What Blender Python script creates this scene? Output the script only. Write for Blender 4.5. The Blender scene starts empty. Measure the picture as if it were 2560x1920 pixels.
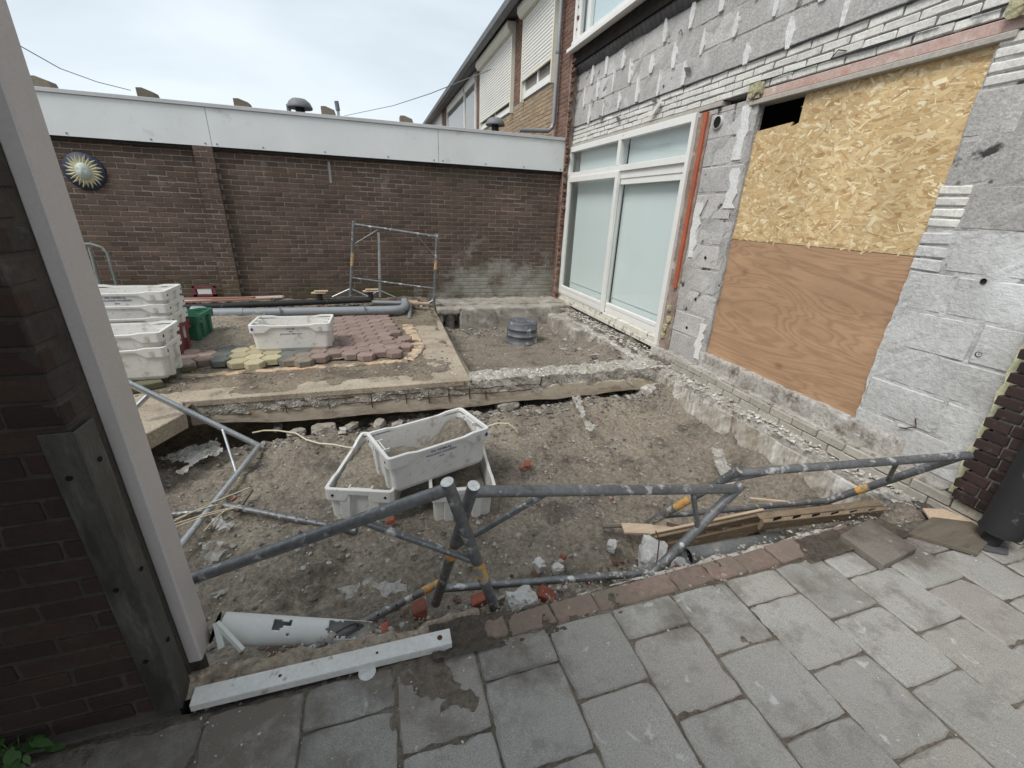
import bpy, bmesh, math, random
import numpy as np
from mathutils import Vector, Matrix
random.seed(7); RNG = np.random.RandomState(7)
scene = bpy.context.scene
COL = scene.collection
R = math.radians

# ------------------------------------------------------------------ camera
YAW, PITCH, ROLL, EYE = .31617, .38622, .04222, 1.6
FD = Vector((math.sin(YAW)*math.cos(PITCH), math.cos(YAW)*math.cos(PITCH), -math.sin(PITCH)))
_r0 = Vector((math.cos(YAW), -math.sin(YAW), 0)); _u0 = _r0.cross(FD)
RT = _r0*math.cos(ROLL) + _u0*math.sin(ROLL)
UP = _u0*math.cos(ROLL) - _r0*math.sin(ROLL)
CAMP = Vector((0, 0, EYE))
cam = bpy.data.cameras.new('camera'); camo = bpy.data.objects.new('camera', cam); COL.objects.link(camo)
cam.sensor_width = 36; cam.lens = 36*1066.85/2560; cam.clip_end = 600; cam.clip_start = .02
M = Matrix((RT, UP, -FD)).transposed().to_4x4(); M.translation = CAMP
camo.matrix_world = M
scene.camera = camo

# ------------------------------------------------------------------ sky and sun (overcast)
SUN_EL, SUN_AZ = R(52), R(-115)      # azimuth measured clockwise from +Y
world = bpy.data.worlds.new('World'); scene.world = world; world.use_nodes = True
nt = world.node_tree; nt.nodes.clear()
def wn(t, **k):
    n = nt.nodes.new(t)
    for a, b in k.items(): setattr(n, a, b)
    return n
sky = wn('ShaderNodeTexSky'); sky.sky_type = 'NISHITA'; sky.sun_disc = False
sky.sun_elevation = SUN_EL; sky.sun_rotation = SUN_AZ
tc = wn('ShaderNodeTexCoord'); mp = wn('ShaderNodeMapping'); mp.inputs['Scale'].default_value = (1, 1, 3.2)
nz = wn('ShaderNodeTexNoise'); nz.inputs['Scale'].default_value = 1.7; nz.inputs['Detail'].default_value = 7
nz.inputs['Distortion'].default_value = .5
rmp = wn('ShaderNodeValToRGB'); rmp.color_ramp.elements[0].position = .34; rmp.color_ramp.elements[1].position = .68
rmp.color_ramp.elements[0].color = (5.1, 5.8, 6.35, 1); rmp.color_ramp.elements[1].color = (7.2, 7.85, 8.35, 1)
mx = wn('ShaderNodeMixRGB'); mx.inputs[0].default_value = .9
bg = wn('ShaderNodeBackground'); bg.inputs['Strength'].default_value = .073
wo = wn('ShaderNodeOutputWorld'); L = nt.links.new
L(tc.outputs['Generated'], mp.inputs[0]); L(mp.outputs[0], nz.inputs['Vector']); L(nz.outputs['Fac'], rmp.inputs[0])
L(sky.outputs[0], mx.inputs[1]); L(rmp.outputs[0], mx.inputs[2]); L(mx.outputs[0], bg.inputs[0]); L(bg.outputs[0], wo.inputs[0])
sd = bpy.data.lights.new('sun', 'SUN'); sd.energy = 1.5; sd.angle = R(24); sd.color = (1, .97, .92)
so = bpy.data.objects.new('sun', sd); COL.objects.link(so)
sdir = Vector((math.sin(SUN_AZ)*math.cos(SUN_EL), math.cos(SUN_AZ)*math.cos(SUN_EL), math.sin(SUN_EL)))
so.rotation_euler = sdir.to_track_quat('Z', 'Y').to_euler()
scene.view_settings.view_transform = 'Standard'; scene.view_settings.look = 'None'
scene.view_settings.exposure = .84; scene.view_settings.gamma = 1
scene.view_settings.use_curve_mapping = False
scene.render.engine = 'CYCLES'; scene.cycles.max_bounces = 6; scene.cycles.transparent_max_bounces = 8

# ------------------------------------------------------------------ measuring helpers: a point of the photo laid on a real plane
def ray(u, v):
    s = 2560/2212
    return RT*((u*s-1280)/1066.85) - UP*((v*s-960)/1066.85) + FD
def atZ(u, v, z=0.): d = ray(u, v); return CAMP + d*((z-EYE)/d.z)
def atY(u, v, y): d = ray(u, v); return CAMP + d*(y/d.y)
def atX(u, v, x): d = ray(u, v); return CAMP + d*(x/d.x)
def atD(u, v, t): return CAMP + ray(u, v)*t
def depth(p): return max((Vector(p)-CAMP).dot(FD), .05)

# ------------------------------------------------------------------ numpy noise
def _hash(ix, iy, s):
    n = (ix*374761393 + iy*668265263 + s*1274126177) & 0x7fffffff
    n = ((n ^ (n >> 13))*1274126177) & 0x7fffffff
    return ((n ^ (n >> 16)) & 0xffff)/65535.
def vnoise(x, y, s=0):
    ix = np.floor(x).astype(np.int64); iy = np.floor(y).astype(np.int64); fx = x-ix; fy = y-iy
    fx = fx*fx*(3-2*fx); fy = fy*fy*(3-2*fy)
    a, b, c, d = _hash(ix, iy, s), _hash(ix+1, iy, s), _hash(ix, iy+1, s), _hash(ix+1, iy+1, s)
    return (a*(1-fx)+b*fx)*(1-fy)+(c*(1-fx)+d*fx)*fy
def fbm(x, y, oct=5, s=0, g=.5):
    t = 0; a = 1.; n = 0
    for i in range(oct):
        t = t+a*(vnoise(x*2**i, y*2**i, s+i*17)-.5); n += a; a *= g
    return t/n*2
def sstep(a, b, x): t = np.clip((x-a)/(b-a), 0, 1); return t*t*(3-2*t)

# ------------------------------------------------------------------ materials
class NT:
    def __init__(s, name):
        s.m = bpy.data.materials.new(name); s.m.use_nodes = True; s.t = s.m.node_tree
        s.b = s.t.nodes['Principled BSDF']; s.o = s.t.nodes['Material Output']
    def n(s, ty, **k):
        n = s.t.nodes.new(ty)
        for a, b in k.items():
            if a.startswith('i_'): n.inputs[a[2:].replace('_', ' ')].default_value = b
            else: setattr(n, a, b)
        return n
    def l(s, a, b): s.t.links.new(a, b)
    def coord(s, kind='pos', scale=(1, 1, 1), rot=(0, 0, 0)):
        if kind == 'pos': v = s.n('ShaderNodeNewGeometry').outputs['Position']
        else: v = s.n('ShaderNodeTexCoord').outputs['Object']
        m = s.n('ShaderNodeMapping'); m.inputs['Scale'].default_value = scale; m.inputs['Rotation'].default_value = rot
        s.l(v, m.inputs[0]); return m.outputs[0]
    def noise(s, vec, scale, detail=4, rough=.6, dist=0):
        n = s.n('ShaderNodeTexNoise', i_Scale=scale, i_Detail=detail, i_Roughness=rough, i_Distortion=dist)
        s.l(vec, n.inputs['Vector']); return n.outputs['Fac']
    def voro(s, vec, scale, feat='F1', out='Distance'):
        n = s.n('ShaderNodeTexVoronoi', feature=feat, i_Scale=scale); s.l(vec, n.inputs['Vector']); return n.outputs[out]
    def ramp(s, fac, stops):
        r = s.n('ShaderNodeValToRGB'); e = r.color_ramp.elements
        while len(e) < len(stops): e.new(.5)
        for q, (p, c) in zip(e, stops):
            q.position = p; q.color = (*c, 1) if not isinstance(c, (int, float)) else (c, c, c, 1)
        s.l(fac, r.inputs[0]); return r.outputs[0]
    def mix(s, fac, a, b, mode='MIX'):
        m = s.n('ShaderNodeMixRGB', blend_type=mode)
        for i, x in ((0, fac), (1, a), (2, b)):
            if hasattr(x, 'is_linked') or isinstance(x, bpy.types.NodeSocket): s.l(x, m.inputs[i])
            elif isinstance(x, (int, float)): m.inputs[i].default_value = x if i == 0 else (x, x, x, 1)
            else: m.inputs[i].default_value = (*x, 1)
        return m.outputs[0]
    def math(s, op, a, b=0.):
        m = s.n('ShaderNodeMath', operation=op)
        for i, x in ((0, a), (1, b)):
            if isinstance(x, bpy.types.NodeSocket): s.l(x, m.inputs[i])
            else: m.inputs[i].default_value = x
        return m.outputs[0]
    def rnd(s):
        g = s.n('ShaderNodeNewGeometry').outputs['Random Per Island']; o = s.n('ShaderNodeObjectInfo').outputs['Random']
        return s.math('FRACT', s.math('ADD', g, o))
    def bump(s, h, dist=.003, strength=1., prev=None):
        b = s.n('ShaderNodeBump', i_Strength=strength, i_Distance=dist); s.l(h, b.inputs['Height'])
        if prev is not None: s.l(prev, b.inputs['Normal'])
        return b.outputs[0]
    def out(s, col=None, rough=.85, normal=None, **k):
        if col is not None:
            if isinstance(col, bpy.types.NodeSocket): s.l(col, s.b.inputs['Base Color'])
            else: s.b.inputs['Base Color'].default_value = (*col, 1)
        if isinstance(rough, bpy.types.NodeSocket): s.l(rough, s.b.inputs['Roughness'])
        else: s.b.inputs['Roughness'].default_value = rough
        if normal is not None: s.l(normal, s.b.inputs['Normal'])
        for a, b in k.items(): s.b.inputs[a.replace('_', ' ')].default_value = b
        return s.m

def gen(name, a, b, scale=4., c=None, coord='pos', rnd=.0, rough=.85, fine=60., fineamt=.25, bump=.002, bscale=90.,
        spot=None, spot2=None, metallic=0., stretch=(1, 1, 1), spec=.5, detail=6):
    """colour a to b by broad noise, a third tone, per-piece variation, fine mottling, optional spots, relief"""
    t = NT(name); v = t.coord(coord, stretch)
    col = t.ramp(t.noise(v, scale, detail, .65), [(.33, a), (.67, b)])
    if c is not None: col = t.mix(t.ramp(t.noise(v, scale*2.7, 5, .7), [(.5, 0), (.68, 1)]), col, c)
    f = t.noise(v, fine, 4, .7)
    col = t.mix(1., col, t.ramp(f, [(.25, 1-fineamt), (.75, 1+fineamt)]), 'MULTIPLY')
    if rnd:
        r = t.rnd(); col = t.mix(1., col, t.ramp(r, [(0, 1-rnd), (1, 1+rnd)]), 'MULTIPLY')
    for sp in (spot, spot2):
        if sp:
            fac = t.ramp(t.noise(v, sp[1], 4, .6), [(sp[2], 0), (min(sp[2]+sp[3], 1), 1)])
            col = t.mix(fac, col, sp[0])
    nb = t.bump(t.noise(v, bscale, 5, .7), bump) if bump else None
    m = t.out(col, rough, nb, Metallic=metallic)
    t.b.inputs['Specular IOR Level'].default_value = spec
    return m

MAT = {}
MAT['dark_brick'] = gen('dark_brick', (.105, .07, .056), (.07, .05, .042), 1.3, c=(.085, .07, .045), rnd=.3, rough=.9, fine=70, bump=.0015, spot=((.2, .19, .165), 3.1, .60, .14), spot2=((.06, .065, .03), 1.1, .66, .1))
def _wall_brick(name, a, b, rnd, sv=.62):
    """garage brick: lime bloom low down at the right of the wall and green near the ground"""
    t = NT(name); v = t.coord('pos'); geo = t.n('ShaderNodeNewGeometry').outputs['Position']
    sep = t.n('ShaderNodeSeparateXYZ'); t.l(geo, sep.inputs[0])
    col = t.ramp(t.noise(v, 1.6, 6, .6), [(.35, a), (.65, b)])
    col = t.mix(1., col, t.ramp(t.rnd(), [(0, 1-rnd), (1, 1+rnd)]), 'MULTIPLY')
    col = t.mix(1., col, t.ramp(t.noise(v, 55, 4, .7), [(.25, .78), (.75, 1.25)]), 'MULTIPLY')
    zz = t.n('ShaderNodeMapRange', i_From_Min=1.15, i_From_Max=.25); t.l(sep.outputs['Z'], zz.inputs['Value'])
    xx = t.n('ShaderNodeMapRange', i_From_Min=-.2, i_From_Max=1.8); t.l(sep.outputs['X'], xx.inputs['Value'])
    wet = t.math('MULTIPLY', zz.outputs[0], xx.outputs[0])
    n1 = t.math('ADD', t.noise(v, 2.6, 7, .72), t.math('MULTIPLY', wet, .34))
    col = t.mix(t.math('MULTIPLY', t.ramp(n1, [(sv, 0), (sv+.2, 1)]), .8), col, (.36, .35, .31))
    gz = t.n('ShaderNodeMapRange', i_From_Min=.6, i_From_Max=.1); t.l(sep.outputs['Z'], gz.inputs['Value'])
    g = t.math('MULTIPLY', gz.outputs[0], t.ramp(t.noise(v, 2.2, 5, .7), [(.42, 0), (.62, 1)]))
    col = t.mix(t.math('MULTIPLY', g, .75), col, (.07, .075, .02))
    col = t.mix(t.ramp(t.noise(v, .9, 5, .6), [(.55, 0), (.75, .45)]), col, (.09, .085, .05))
    return t.out(col, .92, t.bump(t.noise(v, 90, 4, .7), .0015))
MAT['garage_brick'] = _wall_brick('garage_brick', (.112, .072, .055), (.08, .053, .040), .25)
MAT['garage_mortar'] = _wall_brick('garage_mortar', (.29, .255, .22), (.21, .185, .16), .0, .58)
MAT['red_brick'] = gen('red_brick', (.2, .1, .07), (.15, .075, .055), 2.5, rnd=.22, rough=.9, spot=((.26, .2, .17), 5, .62, .1))
MAT['tan_brick'] = gen('tan_brick', (.36, .26, .16), (.3, .21, .13), 2.5, rnd=.16, rough=.9)
MAT['mortar'] = gen('mortar', (.3, .27, .23), (.23, .2, .17), 6, rough=.95, bump=.003, bscale=60)
MAT['black_brick'] = gen('black_brick', (.04, .02, .017), (.026, .016, .014), 6, rnd=.3, rough=.8, spot=((.1, .08, .07), 14, .62, .1))
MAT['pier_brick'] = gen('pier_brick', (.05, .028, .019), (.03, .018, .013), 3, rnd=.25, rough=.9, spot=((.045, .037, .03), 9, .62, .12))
MAT['pier_mortar'] = gen('pier_mortar', (.085, .07, .057), (.05, .042, .035), 8, rough=.95, bump=.003)
MAT['lime_brick'] = gen('lime_brick', (.72, .70, .65), (.60, .58, .54), 5, rnd=.06, rough=.9, bump=.0025, bscale=50, spot=((.35, .33, .31), 7, .63, .08), spot2=((.76, .76, .73), 3, .6, .1))
MAT['block'] = gen('block', (.52, .50, .475), (.42, .40, .38), 3, rnd=.12, rough=.95, fine=45, fineamt=.32, bump=.009, bscale=55, spot=((.17, .155, .14), 5.5, .68, .07), spot2=((.6, .59, .58), 2.2, .58, .12))
MAT['painted_block'] = gen('painted_block', (.60, .595, .58), (.46, .45, .435), 2.5, rnd=.05, rough=.9, fine=30, fineamt=.18, bump=.012, bscale=26, spot=((.24, .22, .19), 4.2, .68, .07), spot2=((.7, .71, .71), 1.7, .55, .14))
MAT['dark_bedding'] = gen('dark_bedding', (.2, .19, .175), (.1, .095, .09), 9, rough=1)
MAT['smear'] = gen('smear', (.74, .73, .71), (.6, .59, .57), 5, rough=.95, bump=.006, bscale=40)
MAT['wall_mortar'] = gen('wall_mortar', (.48, .46, .44), (.36, .34, .32), 7, rough=.95, bump=.01, bscale=45, spot=((.06, .055, .05), 5, .60, .06))
MAT['lintel'] = gen('lintel', (.45, .42, .37), (.37, .34, .3), 6, rough=.9, fineamt=.2)
MAT['lintel_red'] = gen('lintel_red', (.47, .27, .22), (.52, .42, .38), 4, rough=.9, spot=((.6, .57, .53), 6, .56, .12))
MAT['rubble'] = gen('rubble', (.56, .53, .49), (.34, .31, .27), 3.5, c=(.15, .12, .09), rough=.95, fine=35, fineamt=.4, bump=.014, bscale=38, spot=((.62, .6, .57), 5, .6, .1))
MAT['lime_face'] = gen('lime_face', (.56, .53, .48), (.33, .285, .22), 2.2, c=(.2, .15, .1), rough=.95, fine=22, fineamt=.3, bump=.006, bscale=40, stretch=(1, 2.2, .6), spot=((.72, .71, .69), 3, .55, .12))
MAT['form_concrete'] = gen('form_concrete', (.50, .44, .36), (.42, .355, .27), 2.2, c=(.24, .185, .13), rough=.9, fine=30, fineamt=.22, bump=.005, bscale=30, stretch=(.5, .5, 1.4), spot=((.14, .1, .07), 4, .68, .06))
MAT['broken_concrete'] = gen('broken_concrete', (.54, .51, .46), (.31, .285, .245), 11, c=(.15, .135, .115), rough=.95, fine=70, fineamt=.45, bump=.012, bscale=60)
MAT['slab'] = gen('slab', (.44, .375, .29), (.31, .255, .19), 1.4, c=(.24, .195, .15), rough=.95, fine=50, fineamt=.4, bump=.006, bscale=60, spot=((.5, .42, .33), 2, .62, .12))
MAT['kerb_orange'] = gen('kerb_orange', (.58, .36, .22), (.5, .43, .32), 4, c=(.36, .29, .2), rough=.9, fine=40, fineamt=.3, bump=.006, spot=((.19, .15, .11), 6, .5, .12))
def _soil(name, a, b, c, speck=.5):
    t = NT(name); v = t.coord('pos')
    col = t.ramp(t.noise(v, 1.1, 6, .65), [(.36, a), (.64, b)])
    col = t.mix(t.ramp(t.noise(v, 3.1, 7, .7), [(.5, 0), (.64, .85)]), col, c)
    col = t.mix(1., col, t.ramp(t.noise(v, 38, 6, .75), [(.3, .5), (.7, 1.5)]), 'MULTIPLY')
    col = t.mix(t.ramp(t.noise(v, 160, 2, .5), [(.66, 0), (.72, speck)]), col, (.55, .52, .47))
    h = t.math('ADD', t.noise(v, 26, 6, .72), t.math('MULTIPLY', t.noise(v, 110, 3, .7), .45))
    return t.out(col, .97, t.bump(h, .034, 1.))
MAT['soil'] = _soil('soil', (.38, .325, .255), (.265, .225, .18), (.115, .098, .08))
MAT['pit_soil'] = _soil('pit_soil', (.3, .255, .2), (.23, .195, .155), (.14, .117, .095))
MAT['patio_soil'] = _soil('patio_soil', (.34, .275, .2), (.2, .16, .115), (.12, .095, .068))
MAT['sand'] = _soil('sand', (.44, .38, .29), (.27, .225, .17), (.13, .11, .09))
MAT['stone'] = gen('stone', (.3, .28, .25), (.2, .185, .165), 6, rnd=.55, rough=.95, fine=60, bump=.003)
MAT['pale_stone'] = gen('pale_stone', (.55, .53, .49), (.4, .37, .33), 6, rnd=.3, rough=.95)
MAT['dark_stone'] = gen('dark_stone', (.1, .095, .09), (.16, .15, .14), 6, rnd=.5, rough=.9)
MAT['brick_bit'] = gen('brick_bit', (.33, .095, .055), (.22, .07, .045), 20, rnd=.3, rough=.9, bump=.003)
MAT['lump'] = gen('lump', (.6, .59, .57), (.38, .37, .35), 14, coord='obj', rough=.95, bump=.01, bscale=50)
def _tile(name='paving_tile', dark=1.):
    t = NT(name); v = t.coord('pos')
    col = t.ramp(t.noise(v, 1.5, 5, .6), [(.35, (.37, .35, .32)), (.65, (.44, .425, .395))])
    col = t.mix(1., col, t.ramp(t.rnd(), [(0, .88), (1, 1.1)]), 'MULTIPLY')
    r2 = t.ramp(t.math('FRACT', t.math('MULTIPLY', t.rnd(), 7.3)), [(.62, 0), (.8, .35)])
    col = t.mix(r2, col, (.44, .37, .33))
    col = t.mix(1., col, t.ramp(t.noise(v, 260, 3, .8), [(.3, .66), (.7, 1.34)]), 'MULTIPLY')
    col = t.mix(t.ramp(t.voro(v, 200), [(.2, 1), (.3, 0)]), col, t.ramp(t.voro(v, 240, out='Color'), [(0, (.14, .13, .12)), (.6, (.33, .31, .28)), (1, (.62, .6, .57))]))
    sep = t.n('ShaderNodeSeparateXYZ'); t.l(t.n('ShaderNodeNewGeometry').outputs['Position'], sep.inputs[0])
    edge = t.n('ShaderNodeMapRange', i_From_Min=.75, i_From_Max=1.2); t.l(sep.outputs['Y'], edge.inputs['Value'])
    lft = t.n('ShaderNodeMapRange', i_From_Min=.5, i_From_Max=-1.1); t.l(sep.outputs['X'], lft.inputs['Value'])
    dirt = t.math('ADD', t.noise(v, 3.2, 7, .7), t.math('ADD', t.math('MULTIPLY', edge.outputs[0], .16), t.math('MULTIPLY', lft.outputs[0], .13)))
    col = t.mix(t.ramp(dirt, [(.56, 0), (.74, .85)]), col, (.17, .145, .115))
    col = t.mix(t.ramp(t.noise(v, 2.1, 8, .75, .4), [(.60, 0), (.72, .45)]), col, (.6, .6, .6))
    sc = t.coord('pos', (9, 1.3, 1), (0, 0, .35)); col = t.mix(t.ramp(t.noise(sc, 3.5, 5, .7), [(.67, 0), (.74, .5)]), col, (.62, .61, .59))
    col = t.mix(t.ramp(t.noise(v, 5.5, 6, .7), [(.34, .5), (.46, 0)]), col, (.2, .185, .165))
    col = t.mix(t.ramp(t.noise(v, 9.5, 3, .6, .8), [(.66, 0), (.72, .6)]), col, (.68, .68, .67))
    if dark != 1.: col = t.mix(1., col, (dark, dark*.93, dark*.86), 'MULTIPLY')
    h = t.math('ADD', t.noise(v, 150, 5, .8), t.math('MULTIPLY', t.noise(v, 14, 5, .65), 1.6))
    return t.out(col, .93, t.bump(h, .0065))
MAT['tile'] = _tile(); MAT['dark_tile'] = _tile('dark_tile', .55)
MAT['joint_sandy'] = _soil('joint_sandy', (.25, .21, .165), (.18, .15, .115), (.13, .105, .08), .3)
MAT['joint_dirt'] = _soil('joint_dirt', (.17, .14, .105), (.11, .09, .07), (.07, .055, .045), .2)
MAT['white_frame'] = gen('white_frame', (.79, .775, .74), (.74, .725, .69), 5, rough=.5, fineamt=.04, bump=0, spot=((.55, .5, .42), 13, .66, .1))
MAT['sill_dirty'] = gen('sill_dirty', (.74, .72, .66), (.6, .56, .46), 7, rough=.7, fineamt=.1, bump=.003, spot=((.2, .17, .12), 14, .56, .1))
MAT['blind'] = gen('blind', (.77, .835, .83), (.745, .815, .81), 2, rough=.7, fineamt=.03, bump=0)
MAT['white_panel'] = gen('white_panel', (.72, .735, .73), (.64, .655, .645), 1.2, rough=.5, fineamt=.05, bump=0, spot=((.56, .56, .53), 4.2, .62, .12))
MAT['trim'] = gen('trim', (.52, .515, .52), (.45, .45, .455), 3, rough=.45, fineamt=.08, bump=0)
MAT['post'] = gen('post', (.56, .515, .49), (.52, .475, .45), 2, rough=.55, fine=120, fineamt=.07, bump=.0006, bscale=200, spot=((.36, .3, .26), 5, .7, .06))
MAT['steel'] = gen('steel', (.23, .232, .235), (.15, .153, .155), 6, coord='pos', rough=.45, metallic=.55, fine=45, fineamt=.3, bump=.0012, bscale=70, spot=((.6, .59, .575), 17, .57, .09), spot2=((.12, .115, .11), 12, .62, .1))
MAT['galv'] = gen('galv', (.55, .57, .58), (.4, .42, .43), 7, rough=.35, metallic=.7, fine=60, fineamt=.2, bump=.0005, spot=((.7, .72, .73), 9, .6, .1))
MAT['orange_paint'] = gen('orange_paint', (.7, .3, .06), (.55, .36, .12), 16, rough=.6, fineamt=.25, spot=((.26, .25, .22), 26, .50, .08))
MAT['lead'] = gen('lead', (.12, .12, .125), (.075, .075, .08), 6, rough=.6, bump=.004, bscale=20)
MAT['black'] = gen('black', (.012, .012, .012), (.02, .02, .02), 6, rough=.6, bump=0)
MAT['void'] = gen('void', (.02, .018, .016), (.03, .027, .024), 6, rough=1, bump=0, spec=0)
MAT['angle'] = gen('angle', (.10, .097, .085), (.055, .052, .045), 2.5, c=(.15, .145, .125), rough=.55, metallic=.3, stretch=(2, 2, .5), spot=((.05, .045, .04), 6, .6, .1))
MAT['red_primer'] = gen('red_primer', (.48, .12, .05), (.36, .09, .045), 3, rough=.6, fineamt=.15, spot=((.25, .1, .07), 9, .6, .1))
MAT['pvc'] = gen('pvc', (.27, .29, .31), (.23, .245, .26), 2, rough=.4, fineamt=.05, bump=0, spot=((.4, .4, .38), 8, .62, .12))
MAT['black_pipe'] = gen('black_pipe', (.014, .014, .015), (.022, .022, .022), 3, rough=.75, fineamt=.1, bump=0, spot=((.16, .15, .14), 9, .64, .1))
MAT['crate_white'] = gen('crate_white', (.76, .745, .71), (.70, .68, .65), 3, coord='obj', rough=.45, fine=22, fineamt=.06, bump=.0006, spot=((.46, .40, .32), 6, .60, .12), spot2=((.42, .39, .35), 24, .64, .05))
MAT['crate_green'] = gen('crate_green', (.03, .17, .1), (.04, .13, .08), 3, coord='obj', rough=.45, bump=0)
MAT['crate_red'] = gen('crate_red', (.17, .035, .045), (.2, .06, .065), 3, coord='obj', rough=.5, bump=0)
MAT['ink'] = gen('ink', (.012, .012, .12), (.02, .02, .15), 30, coord='obj', rough=.6, bump=0)
MAT['ink_red'] = gen('ink_red', (.5, .1, .06), (.6, .2, .15), 30, coord='obj', rough=.6, bump=0)
MAT['emblem'] = gen('emblem', (.01, .01, .22), (.01, .01, .25), 30, coord='obj', rough=.6, bump=0)
MAT['bucket'] = gen('bucket', (.085, .09, .10), (.14, .145, .155), 4, coord='obj', rough=.55, fineamt=.15, spot=((.42, .42, .42), 7, .57, .1))
MAT['poly'] = gen('poly', (.62, .61, .58), (.42, .40, .36), 9, rough=.3, bump=.012, bscale=45, spot=((.3, .265, .22), 9, .52, .15))
MAT['poly'].node_tree.nodes['Principled BSDF'].inputs['Alpha'].default_value = .72
MAT['cable'] = gen('cable', (.62, .58, .38), (.5, .47, .4), 4, rough=.5, bump=0)
MAT['wood'] = gen('wood', (.3, .2, .115), (.2, .135, .08), 4, rough=.85, fine=30, fineamt=.25, stretch=(1, 6, 6), bump=.002)
MAT['pale_wood'] = gen('pale_wood', (.6, .48, .35), (.5, .36, .25), 4, rough=.8, fine=30, fineamt=.2, stretch=(1, 7, 7), bump=.001)
MAT['pink_wood'] = gen('pink_wood', (.38, .2, .16), (.3, .16, .13), 4, rough=.8, stretch=(1, 7, 7), bump=.001)
MAT['wet_wood'] = gen('wet_wood', (.2, .165, .125), (.12, .1, .075), 3, rough=.8, stretch=(1, 6, 1), bump=.004, spot=((.09, .08, .065), 6, .6, .1))
MAT['straw'] = gen('straw', (.6, .52, .38), (.5, .43, .3), 9, rough=.8, bump=0)
MAT['ornament_blue'] = gen('ornament_blue', (.012, .016, .05), (.03, .04, .07), 20, rough=.5, fineamt=.3)
MAT['ornament_gold'] = gen('ornament_gold', (.5, .47, .3), (.4, .38, .24), 30, rough=.5)
MAT['ornament_silver'] = gen('ornament_silver', (.5, .54, .5), (.4, .43, .38), 20, rough=.5)
MAT['foam'] = gen('foam', (.78, .76, .5), (.7, .66, .42), 6, rough=.95, bump=.004, bscale=50)
MAT['wool'] = gen('wool', (.56, .52, .33), (.38, .34, .21), 12, coord='obj', rough=1, bump=.02, bscale=40, spot=((.2, .16, .1), 15, .6, .1))
MAT['shutter'] = gen('shutter', (.76, .74, .68), (.72, .70, .645), 2, rough=.5, fineamt=.03, bump=0)
MAT['cream'] = gen('cream', (.74, .71, .60), (.68, .65, .54), 3, rough=.6, fineamt=.06, bump=0)
MAT['zinc'] = gen('zinc', (.33, .33, .335), (.25, .25, .255), 3, rough=.45, metallic=.4, fineamt=.1, bump=0)
MAT['gutter'] = gen('gutter', (.14, .145, .15), (.19, .195, .2), 3, rough=.6, fineamt=.15, bump=0)
MAT['roofing'] = gen('roofing', (.09, .09, .09), (.13, .125, .12), 3, rough=.95)
MAT['roof_block'] = gen('roof_block', (.24, .2, .15), (.17, .15, .11), 6, rough=.95, rnd=.2)
MAT['leaf'] = gen('leaf', (.06, .14, .03), (.035, .09, .022), 30, coord='obj', rnd=.3, rough=.6, bump=0)
MAT['dead_leaf'] = gen('dead_leaf', (.12, .07, .045), (.075, .045, .03), 30, rnd=.5, rough=.9, bump=0)
MAT['moss'] = gen('moss', (.1, .12, .035), (.07, .09, .03), 10, rnd=.3, rough=1)
for nm, c1, c2 in (('paver_red', (.29, .215, .185), (.22, .155, .135)), ('paver_yellow', (.46, .41, .27), (.40, .35, .22)), ('paver_grey', (.17, .17, .155), (.125, .13, .12)), ('paver_pink', (.40, .30, .25), (.34, .26, .22))):
    MAT[nm] = gen(nm, c1, c2, 6, rnd=.14, rough=.93, fine=110, fineamt=.3, bump=.003, spot=((.27, .21, .15), 2.1, .57, .1))
def _glass():
    t = NT('window_glass'); t.t.nodes.remove(t.b)
    tr = t.n('ShaderNodeBsdfTransparent'); gl = t.n('ShaderNodeBsdfGlossy'); gl.inputs['Roughness'].default_value = .02
    tr.inputs[0].default_value = (.96, .97, .965, 1)
    fr = t.n('ShaderNodeFresnel'); fr.inputs[0].default_value = 1.5; mx = t.n('ShaderNodeMixShader')
    bf = t.n('ShaderNodeNewGeometry').outputs['Backfacing']; t.l(t.math('MULTIPLY', t.math('MULTIPLY', fr.outputs[0], 1.2), t.math('SUBTRACT', 1., bf)), mx.inputs[0]); t.l(tr.outputs[0], mx.inputs[1]); t.l(gl.outputs[0], mx.inputs[2]); t.l(mx.outputs[0], t.o.inputs[0])
    return t.m
MAT['glass'] = _glass()
def _ply():
    t = NT('plywood'); v = t.coord('pos', (1, .75, 4.2))
    n = t.noise(v, .62, 4, .45, .9)
    rings = t.math('FRACT', t.math('MULTIPLY', n, 21.))
    col = t.ramp(rings, [(0, (.345, .205, .12)), (.3, (.45, .28, .165)), (.65, (.43, .262, .152)), (1, (.35, .21, .122))])
    col = t.mix(t.ramp(t.voro(t.coord('pos', (1, 1, 1.6)), 1.9), [(.03, .8), (.11, 0)]), col, (.25, .12, .06))
    fib = t.noise(t.coord('pos', (1, 3, 60)), 6, 5, .7); col = t.mix(1., col, t.ramp(fib, [(.3, .86), (.7, 1.12)]), 'MULTIPLY')
    col = t.mix(1., col, t.ramp(t.noise(v, 1.1, 4, .6), [(.3, .84), (.7, 1.14)]), 'MULTIPLY')
    col = t.mix(t.ramp(t.noise(v, 2.2, 4, .6), [(.68, 0), (.78, .45)]), col, (.2, .12, .07))
    return t.out(col, .7, t.bump(fib, .0006))
MAT['plywood'] = _ply()
def _flake():
    t = NT('osb_flake'); v = t.coord('pos')
    col = t.ramp(t.rnd(), [(0, (.40, .24, .10)), (.14, (.56, .37, .17)), (.55, (.63, .46, .24)), (.84, (.71, .55, .32)), (1, (.86, .74, .50))])
    col = t.mix(1., col, t.ramp(t.noise(v, 2.0, 4, .6), [(.35, .88), (.65, 1.1)]), 'MULTIPLY')
    return t.out(col, .6)
MAT['osb_flake'] = _flake()
MAT['osb'] = gen('osb', (.60, .45, .25), (.46, .32, .16), 14, rough=.7, fine=70, fineamt=.3, bump=.001)

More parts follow.
